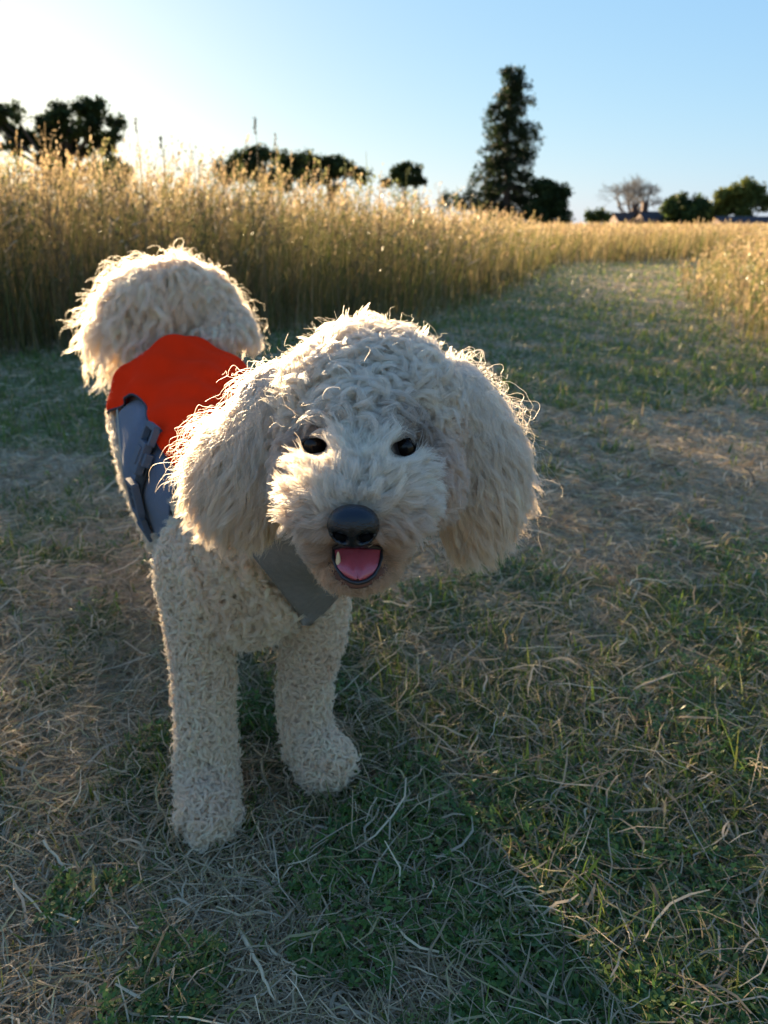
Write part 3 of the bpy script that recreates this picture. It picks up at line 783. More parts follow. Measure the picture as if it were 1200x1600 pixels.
def grow(roots, nrm, flow, length, k=9, kids=30, spread=.004, curl_r=.003, curl_w=.018, start=.15, bend=.6, clump=.65, rad=.00022, frizz=.0006, col=(.8, .7, .6), colfn=None, tipf=.35, lift=0.0):
    """locks: every root gives one lock that follows normal -> flow with a spiral, made of `kids` hairs"""
    C = len(roots); arr = lambda v: np.broadcast_to(np.asarray(v, float), (C,))
    length = arr(length) * rng.uniform(.75, 1.25, C); curl_r = arr(curl_r) * rng.uniform(.5, 1.4, C); curl_w = arr(curl_w) * rng.uniform(.75, 1.3, C)
    t = np.linspace(0, 1, k)
    s = np.clip((t[None] * 1.0) ** .8 * arr(bend)[:, None] * 1.6, 0, 1)[..., None]
    dirs = norm(nrm[:, None] * (1 - s) + flow[:, None] * s + nrm[:, None] * lift)
    step = (length / (k - 1))[:, None, None]
    core = roots[:, None] + np.concatenate([np.zeros((C, 1, 3)), np.cumsum(dirs[:, :-1] * step, 1)], 1)
    # spiral
    a = norm(np.cross(dirs, norm(rng.normal(0, 1, (C, 3)))[:, None])); b = np.cross(dirs, a)
    ph = rng.uniform(0, 2 * np.pi, C)[:, None] + 2 * np.pi * (t[None] * length[:, None]) / curl_w[:, None] * rng.choice([-1, 1], C)[:, None]
    amp = curl_r[:, None] * np.clip((t[None] - start * .3) / .45, 0, 1)
    core = core + a * (np.cos(ph) * amp)[..., None] + b * (np.sin(ph) * amp)[..., None]
    # children
    M = kids
    off = rng.normal(0, 1, (C, M, 3)) * arr(spread)[:, None, None]
    off = off - nrm[:, None] * (off * nrm[:, None]).sum(-1, keepdims=True)
    cl = 1 - clump * np.clip(t * 1.8, 0, 1) ** .7
    lenf = rng.uniform(.72, 1.05, (C, M))
    # each child samples the core at scaled parameter
    tt = t[None, None] * lenf[..., None] * (k - 1); i0 = np.minimum(tt.astype(int), k - 2); fr = (tt - i0)[..., None]
    ci = np.arange(C)[:, None, None]
    pts = core[ci, i0] * (1 - fr) + core[ci, i0 + 1] * fr
    pts = pts + off[:, :, None] * cl[None, None, :, None]
    fz = np.cumsum(rng.normal(0, 1, (C, M, k, 3)), 2) * (frizz / math.sqrt(k))
    pts = pts + fz - fz[:, :, :1]
    pts = pts.reshape(C * M, k, 3)
    radv = np.broadcast_to((rad * (1 - (1 - tipf) * t ** 1.5))[None], (C * M, k))
    cc = np.broadcast_to(np.asarray(col, float), (C, 3)) if colfn is None else colfn(roots)
    cc = np.repeat(cc * rng.normal(1, .05, (C, 1)), M, 0) * rng.normal(1, .04, (C * M, 1))
    return pts, radv, np.clip(cc, .02, .93)

def build_dog():
    dog = empty('dog', tuple(DOG_BASE))
    tag(dog, 'cream curly small dog with floppy ears and open mouth wearing an orange and grey harness', 'dog')
    me = body_mesh(); me.name = 'body'
    me.materials.clear()
    me.materials.append(leaf_material('skin_and_undercoat', .0, .9, .15))
    body = bpy.data.objects.new('body', me); COL.objects.link(body); rel(body, dog)
    me.calc_loop_triangles()
    V = np.empty(len(me.vertices) * 3, np.float32); me.vertices.foreach_get('co', V); V = V.reshape(-1, 3).astype(float)
    T = np.empty(len(me.loop_triangles) * 3, np.int32); me.loop_triangles.foreach_get('vertices', T); T = T.reshape(-1, 3)
    tree = BVHTree.FromPolygons([Vector(v) for v in V], [tuple(int(q) for q in t) for t in T])
    cen = V[T].mean(1); _, tl = sdf_labels(cen)
    L = {l: i for i, l in enumerate(LABS)}
    cam_p = np.array([0, 0, CAM_H])
    view = norm(cen - cam_p); nrmT = norm(np.cross(V[T[:, 1]] - V[T[:, 0]], V[T[:, 2]] - V[T[:, 0]]))
    facing = (nrmT * -view).sum(1) > -.45
    down = np.array([0, 0, -1.0])
    right = np.array([1.0, 0, 0])
    EYES = [Pn(492, 694, .5055), Pn(630, 698, .5055)]
    NOSE = Pn(552, 822, .430)
    MOUTH = Pn(557, 880, .455)
    harness = Harness(tree)
    c4 = np.ones((len(V), 4), np.float32); c4[:, :3] = (.55, .45, .35)
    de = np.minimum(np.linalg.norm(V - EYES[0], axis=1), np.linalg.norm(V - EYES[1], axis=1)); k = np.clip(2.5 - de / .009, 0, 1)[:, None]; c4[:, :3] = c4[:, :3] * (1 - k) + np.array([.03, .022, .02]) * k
    dm = np.linalg.norm(V - Pn(558, 880, .458), axis=1); k = np.clip(2.0 - dm / .016, 0, 1)[:, None]; c4[:, :3] = c4[:, :3] * (1 - k) + np.array([.16, .075, .05]) * k
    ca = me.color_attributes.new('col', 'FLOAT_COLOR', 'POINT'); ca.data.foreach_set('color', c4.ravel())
    def roots(labels, n, wfn=None):
        m = np.isin(tl, [L[l] for l in labels]); w = m * np.where(facing, 1.0, .12)
        if wfn is not None: w = w * wfn(cen)
        return sample_mesh(V, T, n, w)
    def eyedist(p): return np.minimum(np.linalg.norm(p - EYES[0], axis=1), np.linalg.norm(p - EYES[1], axis=1))
    CREAM = np.array([.92, .76, .56]); WHITE = np.array([.94, .85, .72]); APR = np.array([.84, .64, .44]); TAN = np.array([.52, .27, .12])
    def px(p):
        q = p - cam_p; c, s = math.cos(PITCH), math.sin(PITCH)
        d = q[:, 1] * c - q[:, 2] * s; up = q[:, 1] * s + q[:, 2] * c
        return 600 + F * q[:, 0] / d, 800 - F * up / d, d
    HC = Pn(575, 655, .58)
    # head-centred coordinates so colours belong to the dog, not to the view
    ex = norm(EYES[1] - EYES[0]); fw = norm(NOSE - HC); fw = norm(fw - ex * (fw @ ex)); upv = np.cross(ex, fw)
    upv = upv if upv[2] > 0 else -upv
    def head_col(p):
        q = p - HC; x = q @ ex; f = q @ fw; u = q @ upv
        c = WHITE * np.ones((len(p), 1))
        k = np.clip((np.abs(x) - .045) / .04, 0, 1)[:, None] * .5; c = c * (1 - k) + CREAM * k
        dn = np.linalg.norm(p - MOUTH - 0 * ex, axis=1)
        k = np.clip(1.45 - dn / .030, 0, 1)[:, None] * np.clip((NOSE[2] + .012 - p[:, 2:3]) / .012, 0, 1) * .92; c = c * (1 - k) + TAN * k
        de = eyedist(p); k = np.clip(1.45 - de / .021, 0, 1)[:, None] * .9; c = c * (1 - k) + np.array([.26, .16, .11]) * k  # brown eye-socket fur, with the brow shadow painted into its colour
        k = (np.clip((np.abs(x) - .018) / .02, 0, 1) * np.clip((.012 - (p - EYES[0] * .5 - EYES[1] * .5) @ upv) / .02, 0, 1) * np.clip((dn - .035) / .02, 0, 1) * np.clip((.075 - np.abs(x)) / .02, 0, 1))[:, None] * .7; c = c * (1 - k) + np.array([.80, .60, .45]) * k
        n_ = fbm(p * 60, 2)[:, None]; c = c * (1 - .25 * n_ * .6) 
        return c * np.array([1, .985, .96])
    def body_col(p):
        n_ = fbm(p * 22, 2)[:, None]; c = CREAM * (1 - n_ * .5) + WHITE * n_ * .5 + APR * 0
        k = np.clip((n_ - .5) * 2, 0, .35); return c * (1 - k) + APR * k

    harness.make_bib()
    def under_bib(p):
        cp = np.array([0, 0, CAM_H]); B = harness.bib[:, :].reshape(-1, 3); bd = norm(B - cp); pd = norm(p - cp)
        out = np.zeros(len(p), bool)
        ub, vb, db = px(B.copy()); up_, vp, dp_ = px(p)
        G = harness.bib; vrow = np.array([px(r.copy())[1].mean() for r in G]); ul = np.array([px(r[:1].copy())[0][0] for r in G]); ur = np.array([px(r[-1:].copy())[0][0] for r in G])
        o = np.argsort(vrow); l_ = np.interp(vp, vrow[o], ul[o]); r__ = np.interp(vp, vrow[o], ur[o])
        return (vp > vrow.min() - 6) & (vp < vrow.max() + 4) & (up_ > l_ - 5) & (up_ < r__ + 2) & (dp_ < db.max() + .06)
    sets = []
    def add(name, locks, label=None):
        p, r, c = zip(*locks); sets.append((name, np.concatenate(p), np.concatenate(r), np.concatenate(c), label))

    # --- topknot: tight ringlets
    r_, n_ = roots(['skull', 'face'], 4600)
    q = r_ - HC; x = q @ ex; f = q @ fw; u = q @ upv; de = eyedist(r_)
    brow = EYES[0] * .5 + EYES[1] * .5
    above = (r_ - brow) @ upv
    top = above > .006
    k1 = top & (de > .0145) & (np.abs(x) < .060)
    rr, nn = r_[k1], n_[k1]
    outw = norm(np.sign((rr - HC) @ ex)[:, None] * ex * .5 + down * .55 + fw * .2 + rng.normal(0, .55, (len(rr), 3)))
    ab = above[k1]; ln = np.interp(ab, [.004, .03, .06], [.018, .030, .032])
    tg = rng.normal(0, 1, (len(rr), 3)) + down * .7 + np.sign((rr - HC) @ ex)[:, None] * ex * .4; tg = norm(tg - nn * (tg * nn).sum(1, keepdims=True) + nn * .18)
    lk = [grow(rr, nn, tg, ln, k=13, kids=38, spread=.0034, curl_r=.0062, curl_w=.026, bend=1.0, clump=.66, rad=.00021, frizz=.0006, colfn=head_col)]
    # wispy flyaways
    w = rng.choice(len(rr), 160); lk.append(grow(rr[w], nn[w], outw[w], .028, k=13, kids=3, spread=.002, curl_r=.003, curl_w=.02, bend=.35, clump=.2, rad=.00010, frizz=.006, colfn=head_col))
    add('head_fur', lk, 'tight cream ringlets over the crown and forehead')
    # --- cheeks and below the eyes
    k2 = (~top) & (de > .0125) & (np.abs(x) < .056)
    r2, n2 = r_[k2], n_[k2]
    r2b, n2b = roots(['face'], 2600); ab2 = (r2b - brow) @ upv; m2 = (ab2 < .008) & (eyedist(r2b) > .013); r2 = np.concatenate([r2, r2b[m2]]); n2 = np.concatenate([n2, n2b[m2]])
    fl = norm(np.sign((r2 - HC) @ ex)[:, None] * ex * .55 + down * .8 + rng.normal(0, .28, (len(r2), 3)))
    xx = np.abs((r2 - HC) @ ex); ln = np.interp(xx, [0, .02, .05], [.009, .012, .020])
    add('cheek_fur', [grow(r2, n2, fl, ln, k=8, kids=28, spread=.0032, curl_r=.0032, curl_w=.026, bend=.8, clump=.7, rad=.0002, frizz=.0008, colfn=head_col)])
    # --- muzzle
    r3, n3 = roots(['muzzle'], 2700)
    dn = np.linalg.norm(r3 - NOSE, axis=1); side = (r3 - NOSE) @ ex
    ok = (dn > .0155) & ~((np.abs(side) < .013) & (r3[:, 2] < NOSE[2] - .006))
    r3, n3, side, dn = r3[ok], n3[ok], side[ok], dn[ok]
    sgn = np.tanh(side / .006)
    bk = -fw
    topm = np.clip((n3 @ upv) * 1.4, 0, 1)
    fl = norm(sgn[:, None] * ex * (1.0 - .5 * topm[:, None]) + down * (.75 * (1 - topm))[:, None] + upv * (.55 * topm)[:, None] + bk * .25 + rng.normal(0, .16, (len(r3), 3)))
    low = np.clip((NOSE[2] - .004 - r3[:, 2]) / .010, 0, 1)
    fl = norm(fl + low[:, None] * (upv * .55 + np.sign(side)[:, None] * ex * .5))
    ln = np.interp(np.abs(side), [0, .01, .03], [.016, .024, .034]) * (1 - .60 * low) * np.interp(dn, [.014, .03], [.65, 1.0])
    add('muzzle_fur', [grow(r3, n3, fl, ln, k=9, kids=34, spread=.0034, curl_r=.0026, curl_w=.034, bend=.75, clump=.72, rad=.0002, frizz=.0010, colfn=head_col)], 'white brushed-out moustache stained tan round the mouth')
    # --- chin
    r4, n4 = roots(['jaw'], 1500)
    ok = (n4 @ norm(cam_p - MOUTH)) < .55
    ok &= ((r4 - MOUTH) * norm(MOUTH - r4) @ np.ones(3) < 9)
    inward = ((MOUTH + np.array([0, 0, .0])) - r4); ok &= (norm(inward) * n4).sum(1) < .75
    r4, n4 = r4[ok], n4[ok]
    def chin_col(p):
        return (TAN * .5 + APR * .5) * np.ones((len(p), 1)) * (.8 + .4 * fbm(p * 90, 2)[:, None])
    add('chin_fur', [grow(r4, n4, norm(down + bk * .3 + rng.normal(0, .3, (len(r4), 3))), .0060, k=7, kids=30, spread=.002, curl_r=.001, curl_w=.02, bend=.8, clump=.4, rad=.00017, frizz=.0015, colfn=chin_col)], 'short tan stained chin hair')
    # --- ears
    for lab, sg in (('earl', -1), ('earr', 1)):
        r5, n5 = roots([lab], 1900)
        zt_ = Pn(400, 610, .59)[2]; fl = norm(down * 1.0 + sg * right * (.16 * fbm(r5 * 9, 1)[:, None] + .38 * np.clip((zt_ - r5[:, 2:3]) / .07, 0, 1) - .04) + rng.normal(0, .09, (len(r5), 3)) + n5 * .12)
        zt = Pn(400, 610, .59)[2]; dz = (zt - r5[:, 2]); ln = np.interp(dz, [-.02, .03, .09], [.028, .043, .033])
        def ear_col(p):
            k = np.clip((zt - p[:, 2]) / .09 + .15, 0, 1)[:, None] * .9; return (WHITE * (1 - k) + (CREAM * .7 + APR * .3) * k) * (1 - .15 * fbm(p * 40, 2)[:, None])
        a = grow(r5, n5, fl, ln, k=13, kids=36, spread=.0046, curl_r=.0026, curl_w=.042, bend=1.1, clump=.82, rad=.0002, frizz=.0010, colfn=ear_col)
        w = rng.choice(len(r5), 260)
        b_ = grow(r5[w], n5[w], norm(fl[w] + sg * right * .15), ln[w] * 1.1, k=13, kids=5, spread=.002, curl_r=.004, curl_w=.03, bend=.8, clump=.6, rad=.00013, frizz=.006, colfn=ear_col)
        add('ear_fur', [a, b_], 'long wavy hair of the ear on the harness side' if sg < 0 else 'long wavy hair of the ear on the open path side')
    # --- legs and paws
    r6, n6 = roots(['fleg', 'paw'], 12500)
    kneez = np.clip(r6[:, 2] / .06, 0, 1)
    ok = r6[:, 2] > .003; r6, n6 = r6[ok], n6[ok]
    fl = rng.normal(0, 1, (len(r6), 3)) + down * .7; fl = norm(fl - n6 * (fl * n6).sum(1, keepdims=True) + n6 * .3)
    add('leg_fur', [grow(r6, n6, fl, .0165 * (.7 + .6 * fbm(r6 * 45, 2)), k=11, kids=20, spread=.0022, curl_r=.0038, curl_w=.0165, bend=.8, clump=.76, rad=.00022, frizz=.0004, colfn=body_col)])
    # --- chest, neck and belly
    r7, n7 = roots(['chest', 'neck', 'belly', 'torso'], 18000)
    ok = ~harness.covered(r7) & ~under_bib(r7); r7, n7 = r7[ok], n7[ok]
    fl = rng.normal(0, 1, (len(r7), 3)) + down * .7; fl = norm(fl - n7 * (fl * n7).sum(1, keepdims=True) + n7 * .3)
    add('coat_fur', [grow(r7, n7, fl, .021, k=11, kids=22, spread=.0026, curl_r=.0036, curl_w=.017, bend=.8, clump=.68, rad=.00025, frizz=.001, colfn=body_col)])
    r8, n8 = roots(['hleg'], 3000); ok = ~harness.covered(r8); r8, n8 = r8[ok], n8[ok]
    add('hind_leg_fur', [grow(r8, n8, norm(down * .8 + rng.normal(0, .7, (len(r8), 3))), .017, k=8, kids=16, spread=.004, curl_r=.003, curl_w=.015, bend=.5, clump=.7, rad=.0003, frizz=.001, colfn=body_col)])
    # --- tail plume
    r9, n9 = roots(['tail'], 3000)
    ok = r9[:, 2] > Pn(0, 530, 1.24)[2]; r9, n9 = r9[ok], n9[ok]
    u9, v9, _ = px(r9); s9 = np.clip((380 - u9) / 170, 0, 1)
    fl = norm(down * 1.0 - right * (.06 + .10 * s9)[:, None] + np.array([0, 1, 0]) * rng.normal(0, .3, (len(r9), 1)) + rng.normal(0, .16, (len(r9), 3)))
    ln = .030 + .062 * s9 + .012 * rng.random(len(r9))
    a = grow(r9, n9, fl, ln, k=14, kids=34, spread=.0055, curl_r=.0052, curl_w=.045, bend=.75, clump=.75, rad=.0003, frizz=.002, colfn=body_col, lift=.12)
    w = rng.choice(len(r9), 520)
    b_ = grow(r9[w], n9[w], norm(fl[w] - right * .25 * rng.random((520, 1)) + n9[w] * .3), ln[w] * 1.05, k=14, kids=5, spread=.003, curl_r=.007, curl_w=.04, bend=.6, clump=.5, rad=.0002, frizz=.008, colfn=body_col)
    add('tail_fur', [a, b_], 'long wavy pale plume of hair hanging from the raised tail')
    tot = 0
    for name, p, r, c, lab in sets:
        if name in ('head_fur', 'cheek_fur', 'muzzle_fur', 'chin_fur'):
            bad = np.zeros(len(p), bool)
            for e, rad_, dirv in [(EYES[0], .0082, 1), (EYES[1], .0082, 1), (NOSE, .0165, 2), (Pn(558, 882, .456), .0175, 3)]:
                ax = norm(cam_p - e); q = p - e; tt = q @ ax; pe = q - tt[..., None] * ax
                x_, z_ = pe @ ex, pe @ upv
                if dirv == 1: inside = (x_ / rad_) ** 2 + ((z_ + .001) / (rad_ * .60)) ** 2 < rng.uniform(.8, 1.3, (len(p), 1))
                elif dirv == 2: inside = (x_ / rad_) ** 2 + (z_ / .0125) ** 2 < 1
                else: inside = (x_ / .0150) ** 2 + ((z_ + .0005) / .0108) ** 2 < rng.uniform(.8, 1.12, (len(p), 1))
                hitc = (inside & (tt > -.004)).any(1)
                if dirv == 1: hitc &= True
                bad |= hitc
            p, r, c = p[~bad], r[~bad], c[~bad]
        make_hair(name, p, r, c, dog, lab); tot += len(p)
    print('hairs', tot)
    face_details(dog, ex, fw, upv, EYES, NOSE, MOUTH)
    harness.build(dog)

def face_details(dog, ex, fw, upv, EYES, NOSE, MOUTH):
    M3 = lambda o, sx=1, sy=1, sz=1: Matrix.Translation(Vector(o)) @ Matrix(((ex[0], fw[0], upv[0], 0), (ex[1], fw[1], upv[1], 0), (ex[2], fw[2], upv[2], 0), (0, 0, 0, 1))) @ Matrix.Diagonal((sx, sy, sz, 1))
    eyem = simple_material('eye', (.008, .005, .004), .16, .3)
    lidm = simple_material('eyelid', (.02, .016, .015), .5, .4)
    tocam = norm(np.array([0, 0, CAM_H]) - HCG)
    for e in EYES:
        bm = bmesh.new(); bmesh.ops.create_uvsphere(bm, u_segments=28, v_segments=18, radius=.0090, matrix=M3(e))
        me = bpy.data.meshes.new('eye'); bm.to_mesh(me); bm.free(); me.materials.append(eyem)
        for p in me.polygons: p.use_smooth = True
        eo = bpy.data.objects.new('eye', me); COL.objects.link(eo); rel(eo, dog)
        # eyelid rim: almond ring
        rim = []
        for i in range(28):
            a = i / 28 * 2 * math.pi; w = e + tocam * .0045 + ex * math.cos(a) * .0084 + upv * math.sin(a) * (.0046 if math.sin(a) > 0 else .0052)
            rim.append(w)
        rim.append(rim[0]); v, f, _ = tube_np(rim, [.0013] * 29, 8)
        lo = mesh_np('eyelid', v, f, lidm, smooth=True); rel(lo, dog)
    # nose: rounded heart-shaped pad with nostrils
    bm = bmesh.new(); bmesh.ops.create_icosphere(bm, subdivisions=5, radius=1)
    for v in bm.verts:
        x, y, z = v.co
        # superellipse front, flatter top, narrower bottom
        sx = .0148 * (1 - .16 * max(0, -z) ** 1.2 - .04 * max(0, z)); sz = .0125 if z > 0 else .0128
        px_, pz_ = math.copysign(abs(x) ** .86, x), math.copysign(abs(z) ** .86, z)
        X, Y, Z = px_ * sx, y * .0105 + .0, pz_ * sz
        if y > 0:
            for s in (-1, 1):
                dx, dz = (X - s * .0068) / .0040, (Z + .0030 + abs(X - s * .007) * .25) / .0032
                g = math.exp(-(dx * dx + dz * dz) ** 1.6); Y -= .0085 * g
                dx, dz = (X - s * .0125) / .004, (Z + .0022) / .0015
                g = math.exp(-(dx * dx + dz * dz)); Y -= .0024 * g
            g = math.exp(-(X / .0007) ** 2) * (1 if Z < .001 else math.exp(-((Z - .001) / .002) ** 2)); Y -= .0016 * g
        v.co = (X, Y, Z)
    bmesh.ops.transform(bm, matrix=M3(NOSE), verts=bm.verts)
    me = bpy.data.meshes.new('nose'); bm.to_mesh(me); bm.free()
    me.materials.append(simple_material('nose_leather', (.004, .005, .008), .26, .5, bump=(1100, .45, 'voronoi')))
    for p in me.polygons: p.use_smooth = True
    o = bpy.data.objects.new('nose', me); COL.objects.link(o); rel(o, dog)
    nmat = simple_material('nostril_shade', (.002, .002, .002), .8, .1)  # black bodies stand in for the shade deep inside the nostrils
    for sg in (-1, 1):
        bm = bmesh.new(); bmesh.ops.create_uvsphere(bm, u_segments=16, v_segments=10, radius=1)
        for q in bm.verts:
            x, y, z = q.co; q.co = (x * .0031 + sg * .0068 + sg * z * z * .0008, y * .0016 + .0062, z * .0022 * (1 + .35 * x * sg) - .0036)
        bmesh.ops.transform(bm, matrix=M3(NOSE), verts=bm.verts)
        me = bpy.data.meshes.new('nostril_shade'); bm.to_mesh(me); bm.free(); me.materials.append(nmat)
        no = bpy.data.objects.new('nostril_shade', me); COL.objects.link(no); no.parent = bpy.data.objects['nose']
        no.matrix_parent_inverse = Matrix.Identity(4)
    # mouth: dark cavity, tongue, lip rim, tooth
    lip = simple_material('dark_lip', (.018, .015, .016), .35, .5)
    cav = simple_material('mouth_lining', (.16, .025, .03), .5, .5)
    ton = simple_material('tongue', (.44, .075, .09), .24, .5, coat=.5, noise=(260, .12), bump=(900, .45, 'noise'), sss=.3)
    def pm(u, v, d): return Pn(u, v, d)
    rim = [pm(u, v, d) for u, v, d in [(521, 858, .458), (521, 872, .452), (526, 888, .4485), (536, 902, .446), (548, 909, .445), (560, 911, .445), (573, 908, .445), (585, 899, .446), (592, 886, .4485), (596, 872, .452), (596, 858, .458)]]
    rim = np.array(rim); v, f, _ = tube_np(rim, [.0009, .0012, .0010, .0014, .0011, .0014, .0012, .0013, .0010, .0011, .0008], 8)
    rel(mesh_np('lower_lip', v, f, lip, smooth=True), dog)
    # cavity bowl behind the tongue
    bm = bmesh.new(); bmesh.ops.create_uvsphere(bm, u_segments=24, v_segments=16, radius=1)
    for q in bm.verts:
        x, y, z = q.co; q.co = (x * .0150, min(y, .25) * .013, z * .0125)
    bmesh.ops.transform(bm, matrix=M3(pm(558, 874, .462)), verts=bm.verts)
    me = bpy.data.meshes.new('mouth_lining'); bm.to_mesh(me); bm.free(); me.materials.append(cav)
    for p in me.polygons: p.use_smooth = True
    rel(COL.objects.link(bpy.data.objects.new('mouth_lining', me)) or bpy.data.objects['mouth_lining'], dog)
    # tongue: curved slab with central groove
    nu, nv = 25, 25; V = []
    for j in range(nv):
        tv = j / (nv - 1)
        uu = 559; vv = 858 + 46 * tv
        c = pm(uu, vv, .456 - .010 * math.sin(tv * 1.5))
        half = .0132 * (1 - .0 * tv) * math.sqrt(max(0, 1 - max(0, (tv - .45) / .56) ** 2.2))
        for i in range(nu):
            s = i / (nu - 1) * 2 - 1
            V.append(c + ex * half * s + tocam * (-.0042 * s * s - .0012 * math.exp(-(s / .14) ** 2) + .0022))
    Fc = [(j * nu + i, j * nu + i + 1, (j + 1) * nu + i + 1, (j + 1) * nu + i) for j in range(nv - 1) for i in range(nu - 1)]
    to = mesh_np('tongue', V, Fc, ton, smooth=True); rel(to, dog)
    md = to.modifiers.new('thick', 'SOLIDIFY'); md.thickness = .002; md.offset = 0
    # tooth
    tm = simple_material('tooth', (.66, .50, .30), .3, .5)
    for (u, vv, ln) in ((528.5, 872, .0105), (536, 886, .0030), (585, 884, .0035)):
        a = pm(u, vv + 14, .451); b = a + upv * ln
        v, f, _ = tube_np([a, a * .6 + b * .4, a * .2 + b * .8, b], [.0017, .0015, .0010, .0002] if ln > .005 else [.0010, .0009, .0007, .0003], 8); rel(mesh_np('tooth', v, f, tm, smooth=True), dog)
    # upper lip line under the nose and dark mouth corner
    v, f, _ = tube_np([pm(494, 856, .478), pm(503, 853, .472), pm(514, 855, .464), pm(524, 858, .459)], [.0018, .0024, .0018, .0012], 8); rel(mesh_np('lip_corner', v, f, lip, smooth=True), dog)
    v, f, _ = tube_np([pm(610, 862, .478), pm(604, 858, .468), pm(596, 858, .459)], [.0014, .0016, .0012], 8); rel(mesh_np('lip_corner', v, f, lip, smooth=True), dog)
    v, f, _ = tube_np([pm(u, vv, d) for u, vv, d in [(521, 857, .458), (536, 851, .450), (551, 848, .446), (567, 851, .450), (596, 857, .458)]], [.0012, .002, .0026, .002, .0012], 8); rel(mesh_np('upper_lip', v, f, lip, smooth=True), dog)

HCG = Pn(575, 655, .58)

